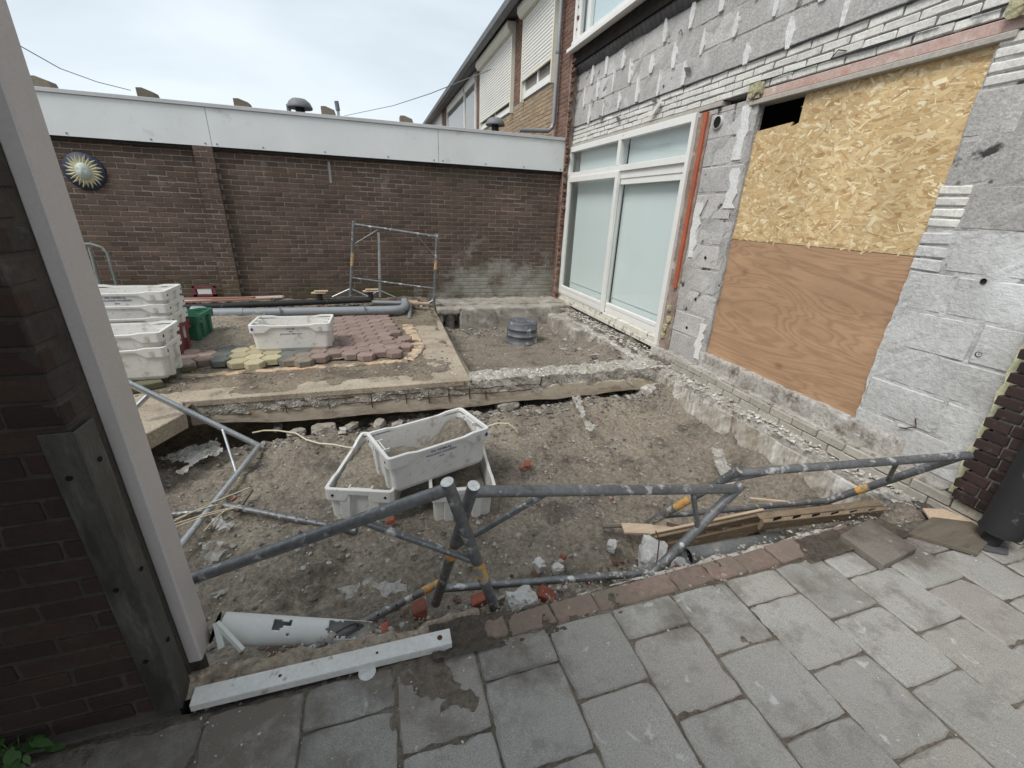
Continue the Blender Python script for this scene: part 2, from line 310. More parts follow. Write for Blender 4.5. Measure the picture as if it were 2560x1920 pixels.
MAT['rust'] = gen('rust', (.1, .045, .025), (.06, .03, .02), 20, rough=.95, bump=.001)
MAT['lime_dirty'] = gen('lime_dirty', (.44, .41, .35), (.35, .32, .27), 4, rnd=.12, rough=.95, bump=.004, bscale=45, spot=((.5, .48, .44), 6, .6, .1))
MAT['form_grey'] = gen('form_grey', (.40, .37, .33), (.28, .25, .21), 3, c=(.17, .14, .11), rough=.95, bump=.008, bscale=40, spot=((.5, .48, .44), 4, .6, .1))
MAT['edge_brick'] = gen('edge_brick', (.26, .175, .145), (.21, .15, .125), 6, c=(.22, .18, .145), rnd=.14, rough=.95, fine=40, fineamt=.35, bump=.006, bscale=60, spot=((.19, .155, .12), 3.6, .46, .16), spot2=((.45, .4, .36), 9, .66, .06))
MAT['plaster_edge'] = gen('plaster_edge', (.62, .59, .54), (.45, .41, .35), 7, rough=.95, fineamt=.3, bump=.008, spot=((.2, .16, .12), 6, .58, .1))
MAT['mortar_crumb'] = gen('mortar_crumb', (.42, .35, .27), (.3, .24, .18), 8, c=(.17, .13, .1), rough=.97, fine=50, fineamt=.4, bump=.01, bscale=60, spot=((.55, .48, .4), 11, .6, .1))
MAT['soil_grey'] = _soil('soil_grey', (.25, .225, .19), (.18, .16, .13), (.12, .105, .085))
MAT['rack_steel'] = gen('rack_steel', (.2, .22, .2), (.26, .28, .25), 6, rough=.7, metallic=.2, spot=((.2, .13, .08), 7, .6, .1))
MAT['broken_red'] = gen('broken_red', (.22, .1, .06), (.12, .06, .045), 14, rnd=.3, rough=.95, bump=.01)
MAT['grey_timber'] = gen('grey_timber', (.3, .24, .2), (.2, .15, .13), 3, rough=.9, stretch=(3, 3, .7), bump=.003)
MAT['rubble_grey'] = gen('rubble_grey', (.42, .41, .395), (.3, .285, .27), 6, rough=.95, fine=40, fineamt=.3, bump=.01, bscale=45)
MAT['rubble_warm'] = gen('rubble_warm', (.36, .28, .23), (.22, .16, .13), 7, rough=.95, bump=.008, spot=((.52, .49, .45), 8, .6, .1))
MAT['blind_sky_reflection'] = gen('blind_sky_reflection', (.66, .76, .8), (.6, .71, .76), 1, rough=.6, bump=0, fineamt=.02)
MAT['black_mortar'] = gen('black_mortar', (.24, .225, .2), (.15, .14, .12), 14, rough=.95, bump=.004)
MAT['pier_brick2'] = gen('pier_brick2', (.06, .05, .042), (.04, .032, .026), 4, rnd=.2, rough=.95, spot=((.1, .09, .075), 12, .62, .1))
MAT['smear_steel'] = gen('smear_steel', (.5, .49, .47), (.36, .35, .34), 14, rough=.6, metallic=.3)
MAT['joint_sand_pale'] = _soil('joint_sand_pale', (.42, .36, .28), (.28, .23, .17), (.17, .135, .1))
MAT['tube_white'] = gen('tube_white', (.66, .665, .64), (.6, .6, .57), 5, rough=.5, fineamt=.06, bump=0, spot=((.4, .36, .3), 7, .62, .12))
MAT['white_beam'] = gen('white_beam', (.7, .69, .66), (.62, .6, .57), 8, rough=.6, fineamt=.12, bump=.001, spot=((.4, .37, .33), 18, .62, .08))
MAT['pallet_wood'] = gen('pallet_wood', (.27, .2, .13), (.18, .13, .085), 5, rough=.9, fine=35, fineamt=.3, stretch=(2, 7, 7), bump=.002, spot=((.4, .36, .31), 9, .62, .1))
MAT['pvc_dark'] = gen('pvc_dark', (.13, .14, .14), (.17, .175, .17), 3, rough=.5, bump=0, spot=((.26, .23, .2), 6, .6, .1))

# ------------------------------------------------------------------ geometry helpers
ORG = {}
def link(o, parent=None):
    COL.objects.link(o)
    if parent is not None: o.parent = parent
    return o
def tag(o, label=None, cat=None, group=None, kind=None):
    if label: o['label'] = label
    if cat: o['category'] = cat
    if group: o['group'] = group
    if kind: o['kind'] = kind
    return o
def thing(name, label, cat, loc=(0, 0, 0), rot=(0, 0, 0), group=None):
    o = bpy.data.objects.new(name, None); o.empty_display_size = .1
    o.location = loc; o.rotation_euler = rot; link(o); tag(o, label, cat, group)
    ORG[o.name] = Vector(loc); return o
def np_mesh(name, V, F, mat, parent=None, smooth=False, local=False):
    """V (n,3) array, F (m,k) array of equal-size faces"""
    V = np.asarray(V, dtype=np.float32).reshape(-1, 3); F = np.asarray(F, dtype=np.int32)
    if parent is not None and not local: V = V - np.array(ORG.get(parent.name, Vector((0, 0, 0))), dtype=np.float32)
    me = bpy.data.meshes.new(name); me.vertices.add(len(V)); me.vertices.foreach_set('co', V.ravel())
    k = F.shape[1]; me.loops.add(F.size); me.loops.foreach_set('vertex_index', F.ravel())
    me.polygons.add(len(F)); me.polygons.foreach_set('loop_start', np.arange(0, F.size, k, dtype=np.int32))
    try: me.polygons.foreach_set('loop_total', np.full(len(F), k, dtype=np.int32))
    except Exception: pass
    me.polygons.foreach_set('use_smooth', np.full(len(F), smooth, dtype=bool))
    me.materials.append(mat if not isinstance(mat, str) else MAT[mat]); me.update(calc_edges=True); me.validate()
    return link(bpy.data.objects.new(name, me), parent)

class MB:
    def __init__(s): s.v = []; s.f = []; s.sm = []
    def add(s, vs, fs, smooth=False):
        b = len(s.v); s.v += [tuple(x) for x in vs]; s.f += [tuple(b+i for i in f) for f in fs]; s.sm += [smooth]*len(fs); return s
    def box(s, x0, x1, y0, y1, z0, z1, m=None):
        vs = [Vector((x, y, z)) for x in (x0, x1) for y in (y0, y1) for z in (z0, z1)]
        if m is not None: vs = [m @ v for v in vs]
        return s.add(vs, [(0, 1, 3, 2), (4, 6, 7, 5), (0, 4, 5, 1), (2, 3, 7, 6), (0, 2, 6, 4), (1, 5, 7, 3)])
    def tube(s, pts, r, n=12, cap=True, smooth=True):
        pts = [Vector(p) for p in pts]; rs = r if isinstance(r, (list, tuple)) else [r]*len(pts); rings = []
        prev = None
        for i, p in enumerate(pts):
            d = (pts[min(i+1, len(pts)-1)]-pts[max(i-1, 0)]).normalized()
            if prev is None: a = d.orthogonal().normalized()
            else: a = (prev - d*prev.dot(d)).normalized()
            prev = a; b = d.cross(a)
            rings.append([p+(a*math.cos(t*2*math.pi/n)+b*math.sin(t*2*math.pi/n))*rs[i] for t in range(n)])
        vs = [v for q in rings for v in q]; fs = []
        for i in range(len(pts)-1):
            for t in range(n): fs.append((i*n+t, i*n+(t+1) % n, (i+1)*n+(t+1) % n, (i+1)*n+t))
        s.add(vs, fs, smooth)
        if cap:
            s.add(rings[0], [tuple(range(n-1, -1, -1))]); s.add(rings[-1], [tuple(range(n))])
        return s
    def prism(s, poly, axis, a, b):
        """poly in the two other axes (order x,y,z without axis), extruded a..b along axis"""
        n = len(poly); f = lambda p, c: (c, p[0], p[1]) if axis == 0 else ((p[0], c, p[1]) if axis == 1 else (p[0], p[1], c))
        vs = [f(p, a) for p in poly]+[f(p, b) for p in poly]
        return s.add(vs, [tuple(range(n)), tuple(range(2*n-1, n-1, -1))]+[(i, i+n, (i+1) % n+n, (i+1) % n) for i in range(n)])
    def lathe(s, prof, c, n=24, m=None, smooth=True):
        vs = []; c = Vector(c)
        for r, z in prof:
            for t in range(n):
                v = Vector((r*math.cos(2*math.pi*t/n), r*math.sin(2*math.pi*t/n), z)); vs.append(c+(m @ v if m else v))
        fs = [(i*n+t, i*n+(t+1) % n, (i+1)*n+(t+1) % n, (i+1)*n+t) for i in range(len(prof)-1) for t in range(n)]
        return s.add(vs, fs, smooth)
    def build(s, name, mat, parent=None, local=False, bevel=0, recalc=True):
        o = ORG.get(parent.name, Vector((0, 0, 0))) if (parent is not None and not local) else Vector((0, 0, 0))
        me = bpy.data.meshes.new(name); me.from_pydata([Vector(v)-o for v in s.v], [], s.f)
        me.polygons.foreach_set('use_smooth', s.sm); me.materials.append(MAT[mat] if isinstance(mat, str) else mat)
        if recalc or bevel:
            bm = bmesh.new(); bm.from_mesh(me)
            if bevel:
                bmesh.ops.bevel(bm, geom=bm.edges[:], offset=bevel, segments=1, affect='EDGES', clamp_overlap=True)
            bmesh.ops.recalc_face_normals(bm, faces=bm.faces[:]); bm.to_mesh(me); bm.free()
        me.update(); ob_ = link(bpy.data.objects.new(name, me), parent); ORG[ob_.name] = o if not local else Vector((0, 0, 0)); return ob_
def solo(mb, name, mat, label, cat, bevel=0, kind=None, group=None):
    """a thing that is one mesh: origin moved to its base"""
    vs = np.array([tuple(v) for v in mb.v]); c = Vector((float(vs[:, 0].mean()), float(vs[:, 1].mean()), float(vs[:, 2].min())))
    mb.v = [Vector(v)-c for v in mb.v]; o = mb.build(name, mat, None, bevel=bevel); o.location = c
    return tag(o, label, cat, group, kind)

_pm = {}
def piece_mesh(size, mat, var, ch):
    k = (tuple(round(x, 3) for x in size), mat, var, ch)
    if k in _pm: return _pm[k]
    rr = random.Random(hash((k[0], var)) & 0xffff)
    hx, hy, hz = [q/2 for q in size]; vs = []; idx = {}
    for sx in (-1, 1):
        for sy in (-1, 1):
            for sz in (-1, 1):
                j = Vector((rr.uniform(-1, 1), rr.uniform(-1, 1), rr.uniform(-1, 1)))*min(.0035, min(size)*.05)
                c = ch*rr.uniform(.6, 1.7)
                for ax in range(3):
                    d = Vector((hx*sx, hy*sy, hz*sz)); 
                    for a2 in range(3):
                        if a2 != ax: d[a2] -= c*(sx, sy, sz)[a2]
                    idx[(sx, sy, sz, ax)] = len(vs); vs.append(d+j)
    fs = []
    for ax in range(3):
        o1, o2 = [a for a in range(3) if a != ax]
        for s in (-1, 1):
            q = []
            for (u, w) in ((-1, -1), (1, -1), (1, 1), (-1, 1)):
                t = [0, 0, 0]; t[ax] = s; t[o1] = u; t[o2] = w; q.append(idx[(t[0], t[1], t[2], ax)])
            fs.append(q)
    for ax in range(3):            # edge strips along axis ax
        o1, o2 = [a for a in range(3) if a != ax]
        for u in (-1, 1):
            for w in (-1, 1):
                q = []
                for s, fa in ((-1, o1), (-1, o2), (1, o2), (1, o1)):
                    t = [0, 0, 0]; t[ax] = s; t[o1] = u; t[o2] = w; q.append(idx[(t[0], t[1], t[2], fa)])
                fs.append(q)
    for sx in (-1, 1):
        for sy in (-1, 1):
            for sz in (-1, 1): fs.append([idx[(sx, sy, sz, a)] for a in range(3)])
    me = bpy.data.meshes.new('piece'); me.from_pydata(vs, [], fs); me.materials.append(MAT[mat])
    bm = bmesh.new(); bm.from_mesh(me); bmesh.ops.recalc_face_normals(bm, faces=bm.faces[:]); bm.to_mesh(me); bm.free()
    _pm[k] = me; return me
def pieces(parent, items, name='brick', rest='brickwork', ch=.003, limit=300, jit=.0015, rotj=.004):
    """items: (cx,cy,cz, sx,sy,sz, material[, rotz]); the largest in view become parts, the rest one mesh"""
    def area(it):
        d = depth(it[:3]); p = Vector(it[:3])-CAMP; 
        if p.dot(FD) < 0: return 0
        n = p.normalized(); return (abs(n.x)*it[4]*it[5]+abs(n.y)*it[3]*it[5]+abs(n.z)*it[3]*it[4])/d/d
    items = sorted(items, key=lambda i: -area(i)); o0 = ORG.get(parent.name, Vector((0, 0, 0)))
    restv = {}
    for n, it in enumerate(items):
        me = piece_mesh(it[3:6], it[6], random.randrange(4), ch)
        loc = Vector(it[:3])+Vector([random.uniform(-jit, jit) for _ in range(3)])-o0
        rot = (random.uniform(-rotj, rotj), random.uniform(-rotj, rotj), random.uniform(-rotj, rotj)+(it[7] if len(it) > 7 else 0))
        if n < limit:
            o = bpy.data.objects.new(name, me); o.location = loc; o.rotation_euler = rot; link(o, parent)
        else:
            mat = Matrix.Translation(loc) @ Matrix.Rotation(rot[2], 4, 'Z'); L_ = restv.setdefault(it[6], [[], []]); b = len(L_[0])
            L_[0] += [mat @ v.co for v in me.vertices]; L_[1] += [tuple(b+i for i in p.vertices) for p in me.polygons]
    mats = list(restv)
    if mats:
        vs = []; fs = []; mi = []
        for k, m_ in enumerate(mats):
            b = len(vs); vs += restv[m_][0]; fs += [tuple(b+i for i in f) for f in restv[m_][1]]; mi += [k]*len(restv[m_][1])
        me = bpy.data.meshes.new(rest); me.from_pydata(vs, [], fs)
        for m_ in mats: me.materials.append(MAT[m_])
        me.polygons.foreach_set('material_index', mi); me.update()
        tag(link(bpy.data.objects.new(rest, me), parent), kind='stuff')
def courses(u0, u1, z0, z1, L=.206, H=.054, J=.0115, off=0, JV=None, thick=.05, make=None, skip=None, cut=.03):
    """running bond: yields (uc, zc, du, dz)"""
    out = []; n = 0; z = z0
    while z+H <= z1+.002:
        u = u0-((L+J)/2 if (n+off) % 2 else 0)
        while u < u1:
            a, b = max(u, u0), min(u+L, u1)
            if b-a > cut:
                c = ((a+b)/2, z+H/2, b-a, H)
                if not (skip and skip(c)): out.append(c)
            u += L+J
        z += H+J; n += 1
    return out
def grid(name, x0, x1, y0, y1, st, fn, mat, parent=None, keep=None):
    nx = int((x1-x0)/st)+1; ny = int((y1-y0)/st)+1
    X, Y = np.meshgrid(np.linspace(x0, x1, nx), np.linspace(y0, y1, ny)); Z = fn(X, Y)
    V = np.stack([X, Y, Z], -1).reshape(-1, 3); i = np.arange(ny-1)[:, None]*nx+np.arange(nx-1)[None, :]
    F = np.stack([i, i+1, i+1+nx, i+nx], -1).reshape(-1, 4)
    if keep is not None:
        c = V[F].mean(1); F = F[keep(c[:, 0], c[:, 1])]
    return np_mesh(name, V, F, mat, parent, smooth=True)
def rough(name, x0, x1, y0, y1, z0, z1, mat, parent=None, amp=.012, freq=14, st=.03, seed=0, sub=None, top_amp=None, smooth=True):
    """a box with broken, displaced faces"""
    def dim(a, b): return max(2, int(round((b-a)/st))+1)
    nx, ny, nz_ = dim(x0, x1), dim(y0, y1), dim(z0, z1); V = []; F = []; key = {}
    P = np.array
    def face(fixed, val, A, nA, B, nB, flip):
        ids = np.zeros((nA, nB), int)
        for i in range(nA):
            for j in range(nB):
                p = [0, 0, 0]; p[fixed] = val; p[A[0]] = A[1]+(A[2]-A[1])*i/(nA-1); p[B[0]] = B[1]+(B[2]-B[1])*j/(nB-1)
                k = tuple(round(q, 5) for q in p)
                if k not in key: key[k] = len(V); V.append(p)
                ids[i, j] = key[k]
        for i in range(nA-1):
            for j in range(nB-1):
                f = [ids[i, j], ids[i+1, j], ids[i+1, j+1], ids[i, j+1]]; F.append(f[::-1] if flip else f)
    face(2, z1, (0, x0, x1), nx, (1, y0, y1), ny, False); face(2, z0, (0, x0, x1), nx, (1, y0, y1), ny, True)
    face(1, y0, (0, x0, x1), nx, (2, z0, z1), nz_, False); face(1, y1, (0, x0, x1), nx, (2, z0, z1), nz_, True)
    face(0, x0, (1, y0, y1), ny, (2, z0, z1), nz_, True); face(0, x1, (1, y0, y1), ny, (2, z0, z1), nz_, False)
    V = P(V, dtype=float); x, y, z = V[:, 0], V[:, 1], V[:, 2]
    for a in range(3):
        u = (x+z*.7, y+x*.5+z*.3) if a != 2 else (x*1.1, y*1.1)
        V[:, a] += fbm(u[0]*freq+9*a, u[1]*freq+z*freq*.6, 4, seed+a*5, .62)*(amp if a != 2 or top_amp is None else top_amp)
    return np_mesh(name, V, F, mat, parent, smooth=smooth)
def stones(name, P, S, mat, parent=None, seed=0, flat=.6):
    """one mesh of many jittered little stones at P with sizes S"""
    rs = np.random.RandomState(seed); n = len(P)
    base = np.array([(1, 0, 0), (-1, 0, 0), (0, 1, 0), (0, -1, 0), (0, 0, 1), (0, 0, -1), (.6, .6, .5), (-.6, .55, .45), (.55, -.6, .5), (-.6, -.6, .4)])
    fc = np.array([(4, 0, 6), (4, 6, 2), (4, 2, 7), (4, 7, 1), (4, 1, 9), (4, 9, 3), (4, 3, 8), (4, 8, 0), (0, 5, 2), (0, 2, 6), (2, 5, 1), (2, 1, 7), (1, 5, 3), (1, 3, 9), (3, 5, 0), (3, 0, 8)])
    V = base[None]*(1+rs.uniform(-.35, .35, (n, 10, 3))); sc = np.array(S)[:, None, None]*(rs.uniform(.6, 1.2, (n, 1, 3))*np.array([1, 1, flat]))
    V = V*sc; a = rs.uniform(0, 6.28, n); ca, sa = np.cos(a)[:, None], np.sin(a)[:, None]
    X = V[:, :, 0]*ca-V[:, :, 1]*sa; Y = V[:, :, 0]*sa+V[:, :, 1]*ca; tl = rs.uniform(-.5, .5, n)[:, None]; Z = V[:, :, 2]+X*tl*.5
    V = np.stack([X, Y, Z], -1)+np.asarray(P)[:, None, :]
    F = fc[None]+np.arange(n)[:, None, None]*10
    return np_mesh(name, V.reshape(-1, 3), F.reshape(-1, 3), mat, parent)
def lump_mesh(size, seed, sub=2, amp=.25):
    bm = bmesh.new(); bmesh.ops.create_icosphere(bm, subdivisions=sub, radius=1)
    from mathutils import noise
    for v in bm.verts:
        d = noise.noise(v.co*1.6+Vector((seed*3.1, seed, 0)))*amp*1.6+noise.noise(v.co*4+Vector((seed, 0, seed)))*amp*.5
        v.co = Vector([max(-.78, min(.78, q)) for q in v.co*(1+d)])*1.2; v.co = Vector((v.co.x*size[0], v.co.y*size[1], v.co.z*size[2]))
    return bm
def lump(name, loc, size, mat, label, cat, seed=0, rot=0, group=None, sub=2, amp=.25):
    bm = lump_mesh([s/2 for s in size], seed, sub, amp); me = bpy.data.meshes.new(name); bm.to_mesh(me); bm.free(); me.materials.append(MAT[mat])
    o = link(bpy.data.objects.new(name, me)); o.location = loc; o.rotation_euler = (0, 0, rot); return tag(o, label, cat, group)

# ================================================================== THE SETTING
XF, XN, YB = 3.33, 3.2, 7.58           # stripped facade, neighbour's facade, garage wall
FL = -.40                              # excavation floor

# ground far around (one sheet ring with the dug pit left open)
g = MB()
for x0, x1, y0, y1 in ((-60, 60, -60, -1.6), (-60, -4.6, -1.6, 60), (4.2, 60, -1.6, 60), (-4.6, 4.2, 12.5, 60)):
    g.add([(x0, y0, -.07), (x1, y0, -.07), (x1, y1, -.07), (x0, y1, -.07)], [(0, 1, 2, 3)])
tag(g.build('ground', 'joint_dirt', recalc=False), kind='structure')

def h_front(x, y):
    z = FL + fbm(x*1.3, y*1.3, 3, 3)*.06 + fbm(x*4, y*4, 5, 11, .62)*.05 + fbm(x*17, y*17, 4, 21, .65)*.03
    z = z + sstep(1.75, 1.36, y)*.2*(1+fbm(x*3, y*3, 3, 5)*.8)                     # spill along the paving edge
    z = z + sstep(.2, -.7, x)*sstep(2.0, 1.35, y)*.10
    z = z - sstep(3.75, 4.1, y)*sstep(.6, -1.2, x)*.22                             # hollow under the slab
    z = z + np.exp(-((y-3.8)/.22)**2)*sstep(.2, 1.2, x)*.07                        # ridge below the beam
    z = z + sstep(2.78, 3.1, x)*(.10+fbm(x*4, y*4, 4, 8)*.12)                      # bank against the footing
    z = z + sstep(-2.0, -2.9, x)*.25
    return z
def h_pit(x, y):
    z = -.25 + fbm(x*1.3, y*1.3, 3, 33)*.05 + fbm(x*6, y*6, 5, 31, .62)*.035 + fbm(x*28, y*28, 3, 22, .65)*.010
    z = z - .05*sstep(5.0, 6.4, y) + sstep(6.6, 6.9, y)*.05*(1+fbm(x*5, y*5, 4, 2))
    s = sstep(2.62+.25*sstep(5.4, 6.2, y), 3.3, x+fbm(x*2, y*2, 4, 9)*.2)
    return z + s*(.26+fbm(x*5, y*5, 5, 44, .6)*.12)
tag(grid('soil_floor', -3.0, 3.33, 1.18, 5.4, .016, h_front, 'soil'), kind='structure')
tag(grid('pit_floor', .8, 3.4, 3.98, 7.62, .02, h_pit, 'pit_soil'), kind='structure')

# patio slab, its earth cover and the cut off piece
sl = thing('concrete_slab', 'broad dirty concrete slab left standing between the two dug pits, carrying the pavers', 'slab', (-1.8, 5.6, -.1))
c1, c2, c3 = atZ(400, 862), atZ(399, 893), atZ(318, 936)
m = MB(); poly = [(.845, 3.93), (.93, 7.2), (.93, 7.62), (-6, 7.62), (-6, 3.0), (-2.4, 2.95), (c3.x, c3.y), (c2.x, c2.y), (c1.x, 3.93)]
m.prism(poly, 2, -.13, 0); m.build('slab', 'slab', sl, bevel=.006)
def h_patio(x, y):
    z = .006+fbm(x*5, y*5, 5, 71, .6)*.012+np.maximum(fbm(x*2.2, y*2.2, 4, 70), 0)*.02
    z = z+sstep(5.9, 7.4, y)*.13 - sstep(.35, .8, x)*sstep(7.4, 6.9, y)*.05*sstep(5.9, 7, y)
    z = z-sstep(4.02, 3.93, y)*.012-sstep(.80, .86, x)*.02-sstep(.40, .52, x)*sstep(7.1, 6.6, y)*.013-sstep(4.25, 4.12, y)*.010
    z = np.where(np.hypot(x+2.4, y-5.4) < 0, z, z)
    return z+sstep(6.8, 7.5, y)*fbm(x*9, y*9, 4, 77)*.03
tag(grid('earth_cover', -5.2, .9, 3.0, 7.6, .02, h_patio, 'patio_soil', keep=lambda x, y: (y > 3.925) | ((x < c2.x-.03) & (y > c2.y+.02-(c2.x-x)*2.2)) & (y > 3.02)), kind='structure')

# concrete beam across the dig, chipped along its top
bt = thing('concrete_beam', 'long tan concrete ground beam with broken rusty top spanning the dig', 'concrete beam', (.8, 4.0, -.3))
n = 150; xs = np.linspace(-1.60, 3.16, n); V = []; F = []
def prof(x):
    wob = float(fbm(np.array([x*2.2]), np.array([1.3]), 4, 50)[0]); w2 = float(fbm(np.array([x*7.]), np.array([4.3]), 4, 52)[0])
    bot = np.interp(x, [-1.6, -.5, .8, 3.2], [-.245, -.30, -.325, -.30])+wob*.035; top = np.interp(x, [-1.6, .3, .8, 1.8, 3.2], [-.115, -.118, -.125, -.135, -.135])+w2*.04
    return [(4.15, bot+.02), (3.965, bot), (3.932, bot+.02), (3.93, (bot+top)/2), (3.935, top-.012), (3.955+w2*.02, top), (4.15, top+.01)]
for x in xs: V += [(x, a, b) for a, b in prof(x)]
k = 7
for i in range(n-1):
    for j in range(k-1): F.append((i*k+j, (i+1)*k+j, (i+1)*k+j+1, i*k+j+1))
np_mesh('smooth_face', V, F, 'form_concrete', bt, smooth=False)
rough('broken_top', .86, 3.2, 3.938, 4.22, -.24, -.018, 'broken_concrete', bt, amp=.045, freq=8.5, st=.016, seed=4, smooth=False)
rough('broken_band', -1.58, .9, 3.926, 4.10, -.15, -.035, 'broken_concrete', bt, amp=.03, freq=17, st=.016, seed=9, smooth=False)
m = MB(); m.box(-1.62, .78, 3.915, 3.98, -.05, .004); m.build('edge_strip', 'slab', bt, bevel=.004)
for z in (-.066, -.125):
    m = MB(); m.tube([(x, 3.925+.012*math.sin(x*9+z*50), z-.012*(x+1.6)+.004*math.sin(x*23)) for x in np.linspace(-.9, 1.55, 30)], .005, 6); m.build('rebar', 'rust', bt)
for x in (-.86, -.5, -.12, .2, .42, .62, .83, 1.0):
    zt = -.05-.02*(x+1); m = MB(); m.tube([(x, 3.926, zt), (x+.006, 3.92, zt-.12-.03*random.random())], .005, 6); m.build('rebar', 'rust', bt)
m = MB(); m.tube([(1.62, 3.935, -.03), (1.60, 3.925, -.12)], .008, 6); m.build('rebar', 'rust', bt)
# lump of concrete below the beam and the block that props its right end
lump('concrete_lump', (1.26, 3.99, -.35), (.26, .16, .11), 'form_grey', 'tan bulge of spilled concrete hanging under the middle of the long beam', 'concrete lump', 3, sub=3)
lump('concrete_lump', (3.02, 3.9, -.34), (.34, .3, .26), 'rubble', 'rough concrete block propping the right end of the long beam', 'concrete lump', 5, sub=3)

# footing below the facade: lime streaked face, rubble ledge, two courses of pale bricks, upper ledge
ft = thing('facade_footing', 'stepped concrete and brick footing laid bare along the foot of the stripped facade', 'footing', (3.2, 3, -.4))
rough('lime_streaked_face', 3.08, 3.2, 1.3, 4.0, -.55, -.095, 'lime_face', ft, amp=.022, freq=7, st=.03, seed=21, smooth=False)
rough('rubble_ledge', 3.10, 3.30, 1.05, 4.2, -.2, -.045, 'rubble', ft, amp=.028, freq=12, st=.025, seed=25, smooth=False)
rough('upper_ledge', 3.262, 3.62, 1.3, 4.4, -.1, .10, 'rubble', ft, amp=.014, freq=9, st=.035, seed=27, smooth=False)
rough('threshold', 3.325, 3.62, 1.6, 3.62, .05, .265, 'rubble', ft, amp=.012, freq=8, st=.035, seed=29)
its = []
for (uc, zc, du, dz) in courses(.9, 3.95, -.045, .09, .215, .062, .007, cut=.04): its.append((3.272, uc, zc, .06, du, dz, 'lime_dirty'))
pieces(ft, its, ch=.004)
rough('pit_side_wall', 2.98, 3.32, 4.15, 6.0, -.5, -.035, 'rubble', ft, amp=.06, freq=5, st=.03, seed=91, smooth=False)
rough('pit_footing_face', 2.86, 3.34, 5.75, 6.95, -.4, -.05, 'form_grey', ft, amp=.018, freq=6, st=.035, seed=31)
rough('pit_rubble_ledge', 3.02, 3.30, 4.1, 7.5, -.3, -.045, 'rubble', ft, amp=.05, freq=6, st=.035, seed=33, smooth=False)
gf = thing('garage_footing', 'lumpy grey concrete footing below the garage wall, dark hole at its left', 'footing', (2, 7, -.4))
rough('footing_face', 1.30, 3.3, 6.88, 7.4, -.5, .075, 'form_grey', gf, amp=.035, freq=5, st=.03, seed=37)
rough('footing_face', .93, 1.02, 6.9, 7.4, -.5, .05, 'form_grey', gf, amp=.02, freq=5, st=.03, seed=38)
rough('footing_cap', .93, 1.32, 6.88, 7.4, -.02, .075, 'form_grey', gf, amp=.025, freq=6, st=.03, seed=39)
rough('upper_ledge', .93, 3.3, 7.12, 7.62, -.2, .105, 'form_grey', gf, amp=.03, freq=7, st=.03, seed=41)
m = MB(); m.tube([(1.16, 7.1, -.5), (1.17, 7.1, -.05)], .085, 16); m.build('stub', 'form_grey', gf)
m = MB(); m.box(.98, 1.34, 7.3, 7.32, -.5, .02); m.build('hole_back', 'void', gf)

# paving of 30 cm tiles
pv = MB(); pv.add([(-4.6, -1.6, -.052), (4.2, -1.6, -.052), (4.2, 1.18, -.052), (-4.6, 1.18, -.052)], [(0, 1, 2, 3)])
pv.box(-.75, 3.3, 1.12, 1.19, -.5, -.053)
paving = tag(pv.build('paving', 'joint_dirt', recalc=False), kind='structure'); ORG[paving.name] = Vector((0, 0, 0))
def h_sand(x, y): return -.010+fbm(x*26, y*26, 3, 91)*.006+.034*np.maximum(fbm(x*2.4, y*2.4, 5, 92, .6)-.17, 0)*(1.3-.5*x)-sstep(1.15, 1.19, y)*.02
tag(grid('joint_sand', -2.2, 3.5, -.2, 1.19, .0125, h_sand, 'joint_sandy'), kind='structure')
its = []
for k in range(-11, 8):
    x0 = 1.18+.305*k; off = .15 if k % 2 == 0 else 0.; 
    for n_ in range(-6, 3):
        y0 = .70+off+.303*n_ - .303; y1 = y0+.2992
        if y0 > 1.14: continue
        y1 = min(y1, 1.148)
        if y1-y0 < .06: continue
        if x0 < -.73 and y1 > 1.19: y1 = 1.18
        its.append((x0+.1525, (y0+y1)/2, -.023+random.uniform(-.004, .004), .3005, y1-y0, .046, 'tile'))
_tm = {}
def tile_mesh(w, h, v, seg=6):
    k = (round(w, 3), round(h, 3), v)
    if k in _tm: return _tm[k]
    rr = random.Random(v*31+int(h*1000)); P = []
    for (ax, ay), (bx, by) in (((-1, -1), (1, -1)), ((1, -1), (1, 1)), ((1, 1), (-1, 1)), ((-1, 1), (-1, -1))):
        for i in range(seg):
            t = i/seg; c = 1 if i else .965; P.append(((ax+(bx-ax)*t)*w/2*c, (ay+(by-ay)*t)*h/2*c))
    P = [(x*(1-abs(rr.gauss(0, .006))), y*(1-abs(rr.gauss(0, .006)))) for x, y in P]; n_ = len(P)
    wr = [rr.uniform(.003, .009) if rr.random() > .15 else rr.uniform(.012, .024) for _ in P]
    vs = [(x, y, -.046) for x, y in P]+[(x, y, -.005-wr[i]*.35) for i, (x, y) in enumerate(P)]+[(x-math.copysign(min(wr[i], abs(x)), x)*(abs(x) > w*.46), y-math.copysign(min(wr[i], abs(y)), y)*(abs(y) > h*.46), rr.uniform(-.0008, .0006)) for i, (x, y) in enumerate(P)]
    fs = [(i, (i+1) % n_, (i+1) % n_+n_, i+n_) for i in range(n_)]+[(i+n_, (i+1) % n_+n_, (i+1) % n_+2*n_, i+2*n_) for i in range(n_)]+[tuple(range(2*n_, 3*n_))]
    me = bpy.data.meshes.new('paving_tile'); me.from_pydata(vs, [], fs); me.materials.append(MAT['tile']); me.update(); _tm[k] = me; return me
for it in its:
    o = bpy.data.objects.new('paving_tile', tile_mesh(it[3], it[4], random.randrange(9))); o.location = (it[0]+random.uniform(-.0015, .0015), it[1]+random.uniform(-.0015, .0015), it[2]+.023)
    o.rotation_euler = (random.gauss(0, .009), random.gauss(0, .009), random.gauss(0, .004)); link(o, paving)
